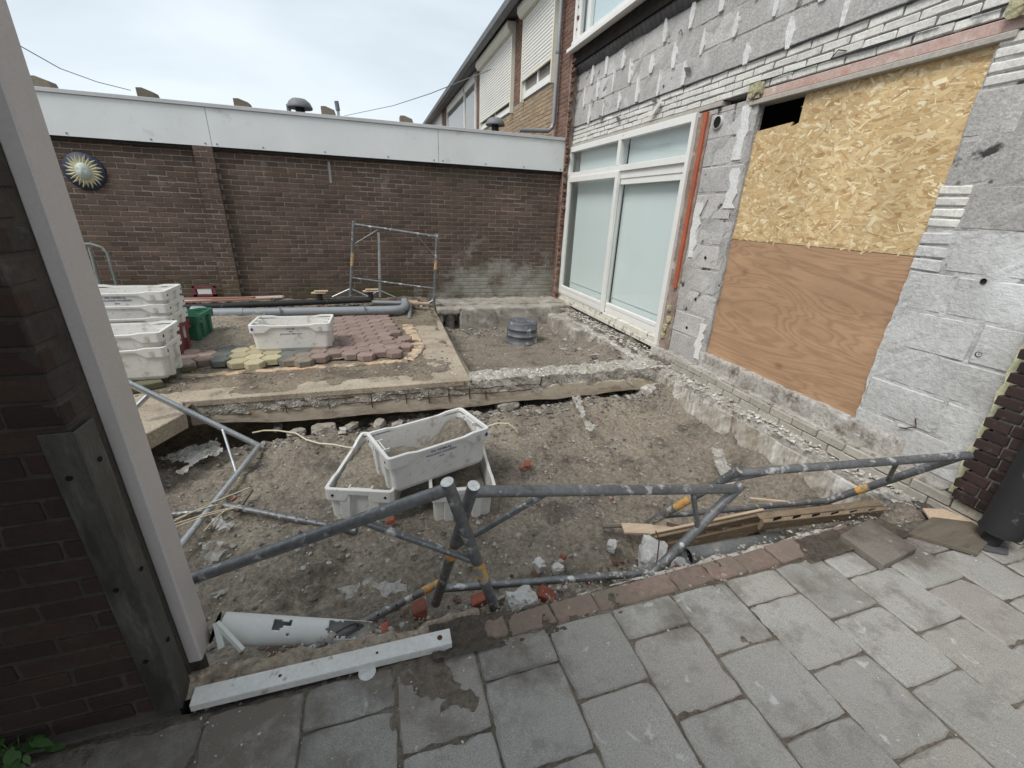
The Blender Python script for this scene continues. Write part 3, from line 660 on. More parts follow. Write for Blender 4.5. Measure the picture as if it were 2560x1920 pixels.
# red brick edge strip and the mortar crumbs beside it
es = thing('brick_edge_strip', 'low strip of worn red bricks with a white plaster edge between paving and dig', 'edging', (1.3, 1.22, -.3))
its = []; x = .22; 
while x < 2.32:
    t = (x-.2)/2.2; its.append((x+.1, 1.205+.035*t, -.034+random.uniform(-.004, .004), .203, .098+.03*t, .052, 'edge_brick', .04)); x += .2065
pieces(es, its, ch=.006, jit=.003, rotj=.02)
V = []; F = []; xs = np.linspace(.15, 2.5, 160); 
for i, x in enumerate(xs):
    w = float(fbm(np.array([x*7.]), np.array([.3]), 5, 60, .65)[0]); e = 1.27+.06*(x-.2)/2.2+w*.03
    V += [(x, 1.245+.05*(x-.2)/2.2, -.02), (x, e, -.030+w*.008), (x, e+.012, -.05), (x, e+.0, -.16+w*.05), (x, e-.02, -.5)]
for i in range(159):
    for j in range(4): F.append((i*5+j, (i+1)*5+j, (i+1)*5+j+1, i*5+j+1))
np_mesh('plaster_edge', V, F, 'plaster_edge', es, smooth=False)
tag(grid('edge_crumbs', .1, 2.75, 1.115, 1.275, .010, lambda x, y: -.019+fbm(x*12, y*12, 5, 93, .68)*.026+sstep(1.16, 1.13, y)*.012+sstep(1.75, 2.3, x)*.03+sstep(.5, .2, x)*.03, 'joint_dirt'), kind='structure')
tag(grid('mortar_bank', -.80, .32, 1.215, 1.42, .011, lambda x, y: -.008+fbm(x*11, y*11, 5, 95, .65)*.035-sstep(1.30+fbm(x*5, y*0, 3, 4)*.05, 1.42, y)*.22+sstep(-.35, -.75, x)*.02, 'mortar_crumb'), kind='structure')
tag(grid('rubble_bank', 2.28, 3.34, 1.08, 1.85, .016, lambda x, y: -.012+fbm(x*7, y*7, 5, 97, .62)*.04-sstep(1.28, 1.8, y+fbm(x*3, y*3, 3, 7)*.12+(3.3-x)*.25)*.3, 'soil_grey'), kind='structure')

# ================================================================== GARAGE at the back
ga = thing('garage', 'long low dark brown brick garage wall closing the yard, under pale fascia panels', 'garage', (-1, 8, 0))
m = MB(); m.box(-6.5, 3.32, YB+.006, YB+.3, -.5, 2.3); m.build('wall', 'garage_mortar', ga)
its = [(uc, YB+.03, zc, du, .06, dz, 'garage_brick') for uc, zc, du, dz in courses(-5.2, 3.31, .005 , 2.26, .2055, .0548, .0112, skip=lambda c: -2.22 < c[0]-c[2]/2 and c[0]+c[2]/2 < -1.96)]
pil = [(uc, YB-.055, zc, du, .05, dz, 'garage_brick') for uc, zc, du, dz in courses(-2.21, -1.972, .005, 2.24, .156, .0548, .0112, off=1)]
m = MB(); m.box(-2.2, -1.982, YB-.075, YB+.02, 0, 2.24); m.build('pilaster', 'garage_mortar', ga)
pieces(ga, its+pil, ch=.003, jit=.0013)
for x0, x1 in ((-6.5, -4.96), (-4.955, -1.972), (-1.966, 1.093), (1.099, 3.224)):
    m = MB(); m.box(x0, x1, 7.5, 7.512, 2.243, 2.70); f = m.build('fascia_panel', 'white_panel', ga)
    m = MB()
    for x in ([x0+.06, x0+.62, x0+1.42, x0+2.3, x1-.07] if x1-x0 > 2.5 else [x0+.06, x0+.75, x0+1.4, x1-.07]):
        m.tube([(x, 7.5, 2.275), (x, 7.494, 2.275)], .011, 8)
    m.build('screws', 'gutter', f)
m = MB(); m.box(-6.5, 3.215, 7.513, 7.57, 2.2, 2.69); m.build('fascia_backing', 'void', ga)
m = MB(); m.box(-6.5, .0, 7.478, 7.60, 2.703, 2.748); m.box(.0025, 3.25, 7.478, 7.60, 2.703, 2.748); m.build('roof_trim', 'trim', ga, bevel=.003)
m = MB(); m.box(-6.5, 3.19, 7.602, 12.4, 2.6, 2.72); m.build('roof', 'roofing', ga)
for i, x in enumerate((-4.16, -2.96, -1.74, -.51, .72)):
    m = MB(); y = 8.55; w = .21; h = (.326, .315, .302, .317, .296)[i]
    m.prism([(x-w/2, 2.72), (x+w/2+.06, 2.72), (x+w/2-.01, 2.72+h*.84), (x-w/2+.07, 2.72+h*.98), (x-w/2, 2.72+h*.96)], 1, y, y+.2)
    o = solo(m, 'roof_block', 'roof_block', ('brown wedge shaped block on the garage roof at the far left beside the white post', 'brown wedge shaped block on the garage roof where the overhead wire comes down', 'brown wedge shaped block on the garage roof, halfway between the wire and the mushroom vent', 'small olive block on the garage roof just left of the thin two tone pipe', 'rounded olive block on the garage roof, rightmost, near the roofs of the terrace')[i], 'roof block', bevel=.004, group='blocks on the garage roof')
def roof_vent(c, s, label):
    t = thing('roof_vent', label, 'roof vent', c, group='mushroom vents on the garage roof')
    m = MB(); m.lathe([(.075*s, 0), (.075*s, .05*s), (.062*s, .16*s)], (0, 0, 0), 20); m.build('collar', 'galv', t, local=True)
    m = MB(); m.lathe([(.062*s, .15*s), (.058*s, .24*s), (.05*s, .27*s)], (0, 0, 0), 20); m.build('neck', 'black', t, local=True)
    m = MB(); m.lathe([(.001, .27*s), (.1*s, .25*s), (.155*s, .245*s), (.16*s, .262*s), (.13*s, .32*s), (.085*s, .355*s), (.001, .365*s)], (0, 0, 0), 24); m.build('cap', 'gutter', t, local=True)
roof_vent((-.97, 9.0, 2.72), 1.25, 'dark mushroom roof vent near the middle of the garage roof, grey flue behind')
roof_vent((2.26, 8.5, 2.72), 1.08, 'black mushroom shaped roof vent on the garage roof in front of the shuttered windows')
m = MB(); m.tube([(-1.13, 9.15, 2.72), (-1.13, 9.15, 2.86), (-1.16, 9.15, 2.93), (-1.16, 9.15, 3.10)], .035, 10); solo(m, 'flue_pipe', 'gutter', 'thin grey flue just left behind the middle mushroom vent', 'flue')
t = thing('roof_pipe', 'thin light pipe with a dark top beside the small olive roof block', 'pipe', (-.36, 8.6, 2.72))
m = MB(); m.tube([(0, 0, 0), (0, 0, .27)], .022, 10); m.build('stem', 'trim', t, local=True)
m = MB(); m.tube([(0, 0, .27), (-.012, 0, .40)], .034, 10); m.build('cap', 'gutter', t, local=True)
m = MB(); m.tube([(-.02, 8.8, 2.72), (-.02, 8.8, 2.93)], .03, 10); solo(m, 'roof_stub', 'trim', 'tiny pale pipe stub on the garage roof right of the two tone pipe', 'pipe')
m = MB(); m.box(-.535, -.50, YB-.006, YB+.001, 1.87, 2.165); solo(m, 'wall_anchor', 'zinc', 'narrow dark iron wall anchor upright on the garage wall just below the fascia', 'wall anchor', bevel=.002)
# sun ornament
su = thing('sun_ornament', 'round dark blue plaque with moulded sun face hung on the garage wall', 'wall ornament', (-3.50, 7.575, 1.852))
RX = Matrix.Rotation(R(90), 3, 'X')
m = MB(); m.lathe([(.001, 0), (.20, 0), (.225, .012), (.222, .022), (.001, .024)], (0, 0, 0), 40, RX); m.build('plaque', 'ornament_blue', su, local=True)
for i in range(24):
    a = 2*math.pi*i/24; L_ = .212 if i % 2 else .195; b = .09; w = .026; bend = (.25 if i % 2 else 0)
    P = lambda r, o, z: (r*math.cos(a)-o*math.sin(a), -z, r*math.sin(a)+o*math.cos(a))
    m = MB(); vs = [P(b, -w, .022), P(b, w, .022), P((b+L_)/2, w*.6+bend*.02, .022), P((b+L_)/2, -w*.6+bend*.02, .022), P(L_, -bend*.05, .024), P(b, 0, .042), P((b+L_)/2, bend*.02, .038)]
    m.add(vs, [(0, 5, 1), (1, 5, 6, 2), (0, 3, 6, 5), (2, 6, 4), (3, 4, 6)]); m.build('ray', 'ornament_gold', su, local=True)
m = MB(); m.lathe([(.001, .02), (.115, .02), (.108, .034), (.09, .038), (.001, .04)], (0, 0, 0), 32, RX); m.build('ruff', 'ornament_gold', su, local=True)
bm = bmesh.new(); bmesh.ops.create_uvsphere(bm, u_segments=32, v_segments=20, radius=1)
for v in bm.verts:
    x, y, z = v.co; f = 0
    f += .30*math.exp(-((x/.13)**2+((z+.08)/.28)**2))           # nose
    f -= .16*(math.exp(-(((x-.36)/.18)**2+((z-.16)/.11)**2))+math.exp(-(((x+.36)/.18)**2+((z-.16)/.11)**2)))
    f += .10*math.exp(-((x/.26)**2+((z+.5)/.07)**2))+.10*math.exp(-((x/.6)**2+((z-.36)/.08)**2))
    f -= .08*math.exp(-((x/.22)**2+((z+.58)/.03)**2)); f += .08*(math.exp(-(((x-.45)/.2)**2+((z+.28)/.2)**2))+math.exp(-(((x+.45)/.2)**2+((z+.28)/.2)**2)))
    if y < 0: y -= f
    v.co = Vector((x*.088, -.03+y*.05, z*.102))
me = bpy.data.meshes.new('face'); bm.to_mesh(me); bm.free(); me.materials.append(MAT['ornament_silver'])
for p in me.polygons: p.use_smooth = True
link(bpy.data.objects.new('face', me), su)
# bent tube rack at the left end
rk = thing('tube_rack', 'rusty grey hoop of bent steel tube standing by the garage wall behind the crate stack', 'tube rack', (-3.6, 7.3, .1))
def hoop(pts, r): m = MB(); m.tube(pts, r, 10); m.build('hoop', 'rack_steel', rk)
hoop([(-4.3, 7.3, .15), (-4.3, 7.3, .9), (-4.2, 7.3, .965), (-3.55, 7.3, .97), (-3.44, 7.3, .93), (-3.40, 7.3, .86), (-3.41, 7.3, .15)], .018)
hoop([(-3.55, 7.25, .93), (-3.56, 7.2, .15)], .02); hoop([(-4.2, 7.28, .62), (-3.56, 7.22, .62)], .014)

# ================================================================== NEIGHBOURS' terrace beyond
nb = thing('terraced_house', 'dark brown brick neighbouring terrace with cream roller shutters and a long dark gutter', 'house', (3.5, 12, 0))
m = MB(); m.box(XN+.006, XN+.5, 7.47, 30, 0, 5.45); m.build('wall', 'mortar', nb)
its = []
for uc, zc, du, dz in courses(7.50, 8.02, -.1, 5.4, .2055, .0548, .0112): its.append((XN+.02, uc, zc, .04, du, dz, 'red_brick'))
for uc, zc, du, dz in courses(8.14, 10.46, 2.75, 3.70, .2055, .0548, .0112): its.append((XN+.02, uc, zc, .04, du, dz, 'tan_brick'))
for uc, zc, du, dz in courses(10.47, 13.45, 2.75, 3.62, .2055, .0548, .0112): its.append((XN+.02, uc, zc, .04, du, dz, 'tan_brick'))
for uc, zc, du, dz in courses(9.84, 10.5, 3.71, 5.3, .2055, .0548, .0112): its.append((XN+.02, uc, zc, .04, du, dz, 'red_brick'))
for uc, zc, du, dz in courses(13.46, 14.15, 2.75, 5.3, .2055, .0548, .0112): its.append((XN+.02, uc, zc, .04, du, dz, 'red_brick'))
for uc, zc, du, dz in courses(19.35, 20.5, 2.75, 5.3, .2055, .0548, .0112): its.append((XN+.02, uc, zc, .04, du, dz, 'red_brick'))
pieces(nb, its, ch=.003)
def shutter_window(y0, y1, zsill, zshut, ztop, boxz=None):
    w = MB(); w.box(XN-.03, XN+.05, y0, y1, zsill, zsill+.045); w.box(XN-.02, XN+.05, y0, y1, zsill+.05, zsill+.12)
    for y in (y0, (y0+y1)/2-.04, y1-.07): w.box(XN-.02, XN+.05, y, y+.07, zsill+.12, zshut+.1)
    fr = w.build('window_frame', 'white_frame', nb)
    g_ = MB(); g_.box(XN+.02, XN+.025, y0+.05, y1-.05, zsill+.1, zshut+.1); g_.build('pane', 'glass', fr)
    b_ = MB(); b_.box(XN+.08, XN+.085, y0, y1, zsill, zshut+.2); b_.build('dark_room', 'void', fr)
    s = MB()
    z = zshut
    while z < ztop:
        s.add([(XN-.055, y0, z), (XN-.055, y1, z), (XN-.074, y1, z+.016), (XN-.074, y0, z+.016), (XN-.072, y1, z+.050), (XN-.072, y0, z+.050), (XN-.055, y1, z+.056), (XN-.055, y0, z+.056)],
              [(0, 1, 2, 3), (3, 2, 4, 5), (5, 4, 6, 7)]); z += .056
    sh = s.build('shutter_slats', 'shutter', nb, recalc=False); tag(sh, kind='stuff')
    gd = MB(); gd.box(XN-.08, XN, y0-.05, y0, zsill-.05, ztop); gd.box(XN-.08, XN, y1, y1+.05, zsill-.05, ztop); gd.box(XN-.075, XN-.04, y0, y1, zshut-.05, zshut); gd.build('shutter_rail', 'cream', nb)
    if boxz:
        b = MB(); b.prism([(XN-.2, boxz[0]+.05), (XN-.2, boxz[1]), (XN, boxz[1]+.02), (XN, boxz[0]-.03), (XN-.14, boxz[0]-.03)], 1, y0-.07, y1+.07)
        # prism axis 1 takes (x, z)
        b.build('shutter_box', 'cream', nb, bevel=.006)
shutter_window(8.18, 9.76, 3.70, 4.05, 5.06, (5.05, 5.2))
shutter_window(10.56, 13.40, 3.64, 3.86, 5.06, (5.05, 5.2))
w = MB()
for y in (14.22, 15.85, 19.25): w.box(XN-.03, XN+.03, y, y+.09, 3.2, 5.2)
w.box(XN-.03, XN+.03, 14.2, 19.3, 4.98, 5.2); w.box(XN-.03, XN+.03, 14.2, 19.3, 3.2, 3.3); fr = w.build('window_frame', 'white_frame', nb)
g_ = MB(); g_.box(XN+.0, XN+.005, 14.25, 19.3, 3.3, 4.98); g_.build('pane', 'glass', fr)
g_ = MB(); g_.box(XN+.04, XN+.045, 14.25, 19.3, 3.3, 4.98); g_.build('blind', 'blind', fr)
w = MB(); w.box(XN-.02, XN+.03, 20.7, 24.5, 3.2, 5.3); w.build('window_frame', 'white_frame', nb)
m = MB(); m.box(2.93, XN+.4, 7.47, 30, 5.27, 5.30); m.build('eaves_board', 'gutter', nb)
m = MB(); m.prism([(2.78, 5.31), (2.80, 5.21), (2.86, 5.19), (2.93, 5.19), (2.93, 5.34), (2.90, 5.34), (2.90, 5.24), (2.83, 5.25), (2.81, 5.34)], 1, 6.8, 30); m.build('gutter', 'gutter', nb)
m = MB(); m.prism([(2.94, 5.35), (9, 9.0), (9, 8.8), (2.94, 5.22)], 1, 7.0, 30); m.build('roof', 'roofing', nb)
m = MB(); m.tube([(3.12, 7.86, 5.2), (3.12, 7.86, 3.02), (3.10, 7.86, 2.94), (3.03, 7.86, 2.885), (2.5, 7.83, 2.85)], .036, 14); m.build('downpipe', 'zinc', nb)
m = MB(); m.tube([(3.12, 7.86, 3.98), (3.12, 7.86, 4.01)], .045, 14); m.box(3.12, 3.2, 7.85, 7.87, 3.985, 4.005); m.build('pipe_clip', 'gutter', nb)
# ragged half bricks where the outer leaf was broken away
its = []
z = .0; n_ = 0
while z < 5.3:
    w = random.choice((.05, .09, .13)) if n_ % 2 else random.choice((.02, .05)); its.append((XN+.03, 7.485-w/2, z+.027, .05, w, .054, 'broken_red')); z += .066; n_ += 1
tooth = thing('broken_brick_edge', 'ragged broken brick edge of the neighbour house beside the stripped wall', 'brick edge', (3.25, 7.45, 0))
pieces(tooth, its, ch=.008, jit=.008, rotj=.08)
m = MB(); m.box(3.235, 3.30, 7.482, 7.56, .0, 1.35); solo(m, 'timber_batten', 'grey_timber', 'weathered timber batten upright in the corner left of the tall ground floor window', 'batten', bevel=.003)

# ================================================================== THE STRIPPED HOUSE
ho = thing('renovated_house', 'house facade stripped to bare grey concrete blocks and white bricks, with a boarded doorway', 'house', (3.5, 4, 0))
OY0, OY1, OZ0, OZ1 = 1.95, 3.56, .27, 2.55          # boarded opening
m = MB(); x0, x1 = XF+.007, XF+.30
m.box(XF+.12, XF+.3, 4.36, 7.47, -.06, .08)
for y0, y1, z0, z1 in ((-1.2, 1.86, 2.56, 2.67), (-1.2, OY0, -.1, 2.56), (OY1, 4.36, -.02, 2.56), (-1.2, 7.6, 2.66, 3.92), (7.47, 7.6, 0, 2.66), (4.36, 7.47, -.4, -.06), (-1.2, 1.6, 3.92, 6.5), (7.48, 7.6, 3.92, 6.5)):
    m.box(x0, XF+.05 if y0 == OY1 else x1, y0, y1, z0, z1)
m.build('wall_core', 'wall_mortar', ho)
rough('mortar_bed', XF+.004, XF+.05, 1.9, 7.48, 2.90, 3.9, 'wall_mortar', ho, amp=.011, freq=9, st=.026, seed=81, smooth=False)
rough('mortar_bed', XF+.004, XF+.05, 3.6, 4.2, .1, 2.55, 'wall_mortar', ho, amp=.012, freq=9, st=.024, seed=82, smooth=False)
rough('plaster_coat', XF+.003, XF+.05, .7, 1.93, .16, 1.60, 'painted_block', ho, amp=.014, freq=7, st=.02, seed=83, smooth=False)
rough('mortar_bed', XF+.003, XF+.05, .7, 1.93, 1.60, 2.56, 'wall_mortar', ho, amp=.011, freq=8, st=.024, seed=84, smooth=False)
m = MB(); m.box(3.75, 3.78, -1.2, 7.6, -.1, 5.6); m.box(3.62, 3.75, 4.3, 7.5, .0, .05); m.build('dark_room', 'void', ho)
its = []; H = .232; J = .0125
def blk(y0, y1, z0, mat='block', h=H, x=0): its.append((XF+.04+x, (y0+y1)/2, z0+h/2, .08, y1-y0-J, h, mat))
# upper band of blocks
yy = [7.49, 7.02, 6.58, 6.14, 5.70, 5.24, 4.80, 4.36, 3.92, 3.48, 3.04, 2.60, 2.16, 1.72, 1.28, .84, .4, 0, -.44]
joints = []
for r in range(4):
    z = 2.905+.245*r; sh = (-.10, .12, -.08, .14)[r]; ys = [7.49]+[y+sh for y in yy[1:]]
    for a, b in zip(ys[:-1], ys[1:]): blk(b, a, z, x=random.uniform(-.004, .004)); joints.append((b, z))
# pier between window and board: block rows with a broken right side
rowz = [.13+.245*k for k in range(10)]
for k, z in enumerate(rowz):
    e = OY1+(.02, .10, .0, .05, .03, .0, .06, .02, .05, .0)[k]
    if k in (2, 5, 8): blk(4.02, 4.15, z); blk(e, 4.01, z)
    else: blk(e, 4.15, z)
# wall right of the board
for k, z in enumerate(rowz):
    pm = 'painted_block' if k < 6 else 'block'
    if k in (9,):
        for i in range(4): its.append((XF+.03, 1.85, z+.03+i*.061, .07, .19, .052, 'lime_brick'))
        blk(1.30, 1.74, z, pm); blk(.85, 1.29, z, pm)
    elif k == 6 or k == 5:
        for i in range(4 if k == 6 else 3): its.append((XF+.03, 1.88, z+.028+i*(.061 if k == 6 else .08), .07, .16, .05 if k == 6 else .07, 'lime_brick' if k == 6 else pm))
        blk(1.36, 1.79, z, pm); blk(.92, 1.35, z, pm)
    elif k % 2: blk(1.50, OY0, z, pm); blk(1.04, 1.49, z, pm); blk(.6, 1.03, z, pm)
    else: blk(1.71, OY0+.01, z, pm); blk(1.27, 1.70, z, pm); blk(.83, 1.26, z, pm)
pieces(ho, its, name='concrete_block', rest='concrete_blocks', ch=.007, jit=.003, rotj=.004)
# rows of white bricks over the openings
m = MB(); m.box(XF+.004, XF+.02, -.6, 7.46, 2.66, 2.897); m.build('brick_bedding', 'dark_bedding', ho)
its = []
for uc, zc, du, dz in courses(-.6, 7.46, 2.663, 2.90, .207, .0505, .0085, cut=.04): its.append((XF+.028, uc, zc, .06, du, dz, 'lime_brick'))
pieces(ho, its, name='white_brick', rest='white_brickwork', ch=.0055, jit=.0035, rotj=.012)
for z, y0, y1, amp in ((2.8975, .2, 7.45, .003), (2.716, .3, 3.7, .012)):  # upper strip is a damp course, lower one a black stand-in for a crack
    m = MB(); ys = np.linspace(y0, y1, 70); w = [float(q) for q in fbm(ys*3, ys*0+z*7, 4, 5)]
    for i in range(69):
        m.add([(XF-.006, ys[i], z-.004-w[i]*amp), (XF-.006, ys[i+1], z-.004-w[i+1]*amp), (XF-.006, ys[i+1], z+.005+w[i+1]*amp*.5), (XF-.006, ys[i], z+.005+w[i]*amp*.5)], [(0, 1, 2, 3)])
    bmx = m.build('damp_crack_strip', 'black', ho, recalc=False)
    md = bmx.modifiers.new('solid', 'SOLIDIFY'); md.thickness = .012
# ragged mortar smears over the block joints
for i, (y, z) in enumerate(joints):
    if not (1.2 < y < 7.45) or z > 3.6 or random.random() < .05: continue
    m = MB(); h = random.uniform(.17, .29); w = random.uniform(.02, .042); zz = z+random.uniform(-.03, .03)+.0; n = 7; L_ = []; R_ = []
    lean = random.uniform(-.015, .03)
    for j in range(n):
        t = j/(n-1); c = y-.005+lean*t; ww = w*(.45+.9*math.sin(math.pi*min(max(t+.12, 0), 1)))*random.uniform(.75, 1.2)
        L_.append((c-ww, zz+h*t+random.uniform(-.006, .006))); R_.append((c+ww*.6, zz+h*t))
    m.prism(L_+R_[::-1], 0, XF-.018-random.random()*.008, XF+.02); m.build('mortar_smear', 'smear', ho)
for y0, y1, z0, z1 in ((3.62, 3.74, 2.12, 2.56), (3.60, 3.72, 1.70, 2.05), (4.02, 4.13, 1.2, 1.75), (3.62, 3.72, .16, .55)):
    m = MB(); n = 9; a = [(y0+random.uniform(-.015, .03), z0+(z1-z0)*i/(n-1)) for i in range(n)]; b = [(y1+random.uniform(-.03, .015), z0+(z1-z0)*i/(n-1)) for i in range(n)]
    m.prism(a+b[::-1], 0, XF-.009, XF+.02); m.build('mortar_smear', 'smear', ho)
# crumbling reveals each side of the opening
rough('left_reveal', XF+.004, XF+.05, OY1-.005, OY1+.10, OZ0-.08, 2.555, 'rubble_grey', ho, amp=.024, freq=7, st=.02, seed=61, smooth=False)
rough('right_reveal', XF+.006, XF+.045, OY0-.05, OY0+.012, OZ0-.05, 1.5, 'painted_block', ho, amp=.018, freq=9, st=.02, seed=62, smooth=False)
m = MB(); m.box(XF-.012, XF+.10, 4.02, 7.52, 2.612, 2.655); m.build('window_lintel', 'lintel', ho, bevel=.004)
m = MB(); m.box(XF-.004, XF+.10, 1.83, 3.72, 2.587, 2.652); m.build('red_lintel', 'lintel_red', ho, bevel=.004)
m = MB(); m.box(XF-.020, XF+.12, 1.87, 3.66, 2.545, 2.583); m.build('lintel_lip', 'lintel', ho, bevel=.005)
m = MB(); m.box(XF+.0, XF+.05, 3.55, 4.35, 2.56, 2.60); m.build('pier_head', 'wall_mortar', ho)
# the boards in the opening
xb = XF+.035
seam = 1.425
bd = MB(); bd.box(xb, xb+.018, OY0-.12, OY1+.12, OZ0-.03, seam-.002); bd.build('plywood_board', 'plywood', ho)
ob = MB(); yb0 = 3.12; ob.prism([(OY0-.12, seam+.002), (OY1+.12, seam+.002), (OY1+.12, 2.33), (3.19, 2.36), (3.20, 2.325), (3.13, 2.345), (3.13, 2.57), (OY0-.12, 2.57)], 0, xb-.002, xb+.016)
osb = ob.build('osb_board', 'osb', ho)
# real strands pressed into the face of the board
N = 6500; ya = RNG.uniform(OY0-.06, OY1+.08, N); za = RNG.uniform(seam+.015, 2.56, N); L_ = .02+.10*RNG.uniform(0, 1, N)**1.7; W_ = .003+.013*RNG.uniform(0, 1, N)**2; A_ = RNG.normal(0.05, .55, N)
ok = ~((ya > 3.09) & (za > 2.29)); ya, za, L_, W_, A_ = [q[ok] for q in (ya, za, L_, W_, A_)]; N = len(ya)
ca, sa = np.cos(A_), np.sin(A_); V = np.zeros((N, 6, 3)); xo = xb-.0021-RNG.uniform(0, .0016, N)
for k, (a, b) in enumerate(((-1, -.8), (-.2, -1), (.9, -.9), (1, .7), (.1, 1), (-.85, .9))):
    aa = a*(1+RNG.uniform(-.25, .25, N)); bb = b*(1+RNG.uniform(-.35, .35, N))
    V[:, k, 1] = ya+ca*L_*aa*.5-sa*W_*bb; V[:, k, 2] = za+sa*L_*aa*.5+ca*W_*bb; V[:, k, 0] = xo
tag(np_mesh('wood_strand', V.reshape(-1, 3), np.arange(N*6).reshape(N, 6), 'osb_flake', ho), kind='stuff')
# tall ground floor window standing proud in its hole
WY0, WY1, WZ0, WZ1, WX = 4.335, 7.47, .135, 2.607, 3.285
def frame_box(mb, y0, y1, z0, z1, x=WX, d=.07): mb.box(x, x+d, y0, y1, z0, z1)
w = MB()
frame_box(w, WY0, WY0+.055, WZ0, WZ1); frame_box(w, WY1-.06, WY1, WZ0, WZ1)
frame_box(w, WY0+.055, WY1-.06, 2.53, WZ1, d=.068); frame_box(w, WY0+.055, WY1-.06, 2.15, 2.222, d=.066); frame_box(w, 5.80, 5.87, 2.224, 2.528, d=.064)
win = w.build('window', 'white_frame', ho, bevel=.003)
w = MB(); frame_box(w, WY0+.055, WY1-.06, WZ0, .21, x=WX-.008, d=.09); w.build('window_sill', 'sill_dirty', win, bevel=.003)
w = MB(); frame_box(w, WY0-.01, WY1+.01, .075, .133, x=WX-.02, d=.11); w.build('bottom_rail', 'sill_dirty', win, bevel=.004)
# sliding sash in front (far one) and fixed sash set back
def sash(y0, y1, z0, z1, x, fw=.075, bot=.15, nm='sash'):
    q = MB(); q.box(x, x+.045, y0, y0+fw, z0, z1); q.box(x, x+.045, y1-fw, y1, z0, z1); q.box(x+.001, x+.044, y0+fw, y1-fw, z1-fw, z1); q.box(x+.001, x+.044, y0+fw, y1-fw, z0, z0+bot)
    q.box(x-.006, x, y0+fw, y1-fw, z0+bot-.05, z0+bot-.006); q.box(x-.004, x, y0+fw, y1-fw, z0+.02, z0+bot-.065)
    f = q.build(nm, 'white_frame', win, bevel=.002)
    p = MB(); p.box(x+.018, x+.022, y0+fw, y1-fw, z0+bot, z1-fw); pg = p.build('pane', 'glass', win); return f
sash(5.74, WY1-.06, .212, 2.15, WX-.018)
sash(WY0+.055, 5.83, .212, 2.06, WX+.04)
q = MB(); q.box(WX+.03, WX+.1, WY0+.055, 5.74, 2.06, 2.15); q.build('head_recess', 'white_frame', win)
p = MB(); p.box(WX+.03, WX+.034, WY0+.055, 5.80, 2.222, 2.53); p.build('pane', 'glass', win)
p = MB(); p.box(WX+.03, WX+.034, 5.87, WY1-.06, 2.222, 2.53); p.build('pane', 'glass', win)
p = MB(); p.box(WX+.15, WX+.155, WY0, 5.80, .1, 2.6); p.box(WX+.15, WX+.155, 5.845, WY1-.15, .1, 2.6); p.build('blind', 'blind', win)
p = MB(); p.box(WX+.145, WX+.149, WY0, WY1-.1, .42, .432); p.build('blind_rail', 'trim', win)
p = MB(); p.box(WX+.095, WX+.3, WY0-.002, WY0+.01, .08, 2.61); p.box(WX+.07, WX+.3, WY1-.01, WY1+.02, .08, 2.61); p.build('reveal_lining', 'white_frame', win)
# red primed steel strip and mortar beside the window
rp = MB(); rp.box(XF-.03, XF+.0, 4.185, 4.235, .84, 2.59); rp.box(XF-.002, XF+.004, 4.235, 4.30, 1.55, 2.59); solo(rp, 'steel_strip', 'red_primer', 'red primed steel strip standing upright against the blocks right of the tall window', 'steel strip', bevel=.002)
rough('broken_edge', XF-.006, XF+.03, 4.15, 4.335, .08, 2.56, 'rubble_warm', ho, amp=.012, freq=9, st=.024, seed=66, smooth=False)
for i, (y, z, s) in enumerate(((4.24, .60, .06), (4.21, .47, .07), (4.25, .36, .08), (4.27, .26, .07))):
    bm = lump_mesh((.04, s*.45, s*.6), i+40, 3, .5); me = bpy.data.meshes.new('insulation_tuft'); bm.to_mesh(me); bm.free(); me.materials.append(MAT['wool']); o = link(bpy.data.objects.new('insulation_tuft', me), ho); o.location = Vector((XF-.005, y, z))-ORG[ho.name]
for i, (y, z, s, lab) in enumerate(((3.60, 2.65, .15, 'yellow tuft of mineral wool at the left end of the red lintel'), (1.86, 2.70, .17, 'pale yellow wisp of mineral wool at the right end of the red lintel'))):
    bm = lump_mesh((.03, s*.5, s*.42), i+52, 3, .6); me = bpy.data.meshes.new('wool_tuft'); bm.to_mesh(me); bm.free(); me.materials.append(MAT['wool']); o = link(bpy.data.objects.new('wool_tuft', me)); o.location = (XF-.02, y, z); tag(o, lab, 'insulation', group='tufts of wool on the lintel')
# pipe hole
m = MB(); m.lathe([(.052, -.02), (.06, -.02), (.06, .03), (.052, .03), (.052, -.02)], (XF, 4.03, 2.475), 24, Matrix.Rotation(R(90), 3, 'Y')); ph = m.build('pipe_collar', 'trim', ho)
m = MB(); m.lathe([(.001, -.012), (.052, -.012)], (XF, 4.03, 2.475), 24, Matrix.Rotation(R(90), 3, 'Y')); m.build('pipe_hole', 'void', ho)
# drill holes, hooks and wires left in the wall
for y, z in ((1.45, .93), (1.57, 1.33), (3.85, .78), (3.83, 1.22), (3.9, .45), (3.1, 3.05), (5.05, 2.98), (2.2, 3.3)):
    m = MB(); m.lathe([(.001, 0), (.012, .002), (.016, -.004)], (XF-.004, y, z), 10, Matrix.Rotation(R(90), 3, 'Y')); m.build('drill_hole', 'void', ho)
for pts in (((1.60, .44), (1.575, .39), (1.63, .35), (1.66, .34)), ((1.30, 1.62), (1.33, 1.55)), ((6.9, 3.16), (6.85, 3.18), (6.8, 3.14), (6.82, 3.08)), ((4.9, 3.42), (4.86, 3.45), (4.83, 3.40)), ((3.95, 1.78), (3.99, 1.68), (4.02, 1.62)), ((2.95, 2.72), (2.9, 2.76), (2.84, 2.74))):
    m = MB(); m.tube([(XF-.012-.008*(i % 2), a, b) for i, (a, b) in enumerate(pts)], .004, 6); m.build('wire_tie', 'rust', ho)
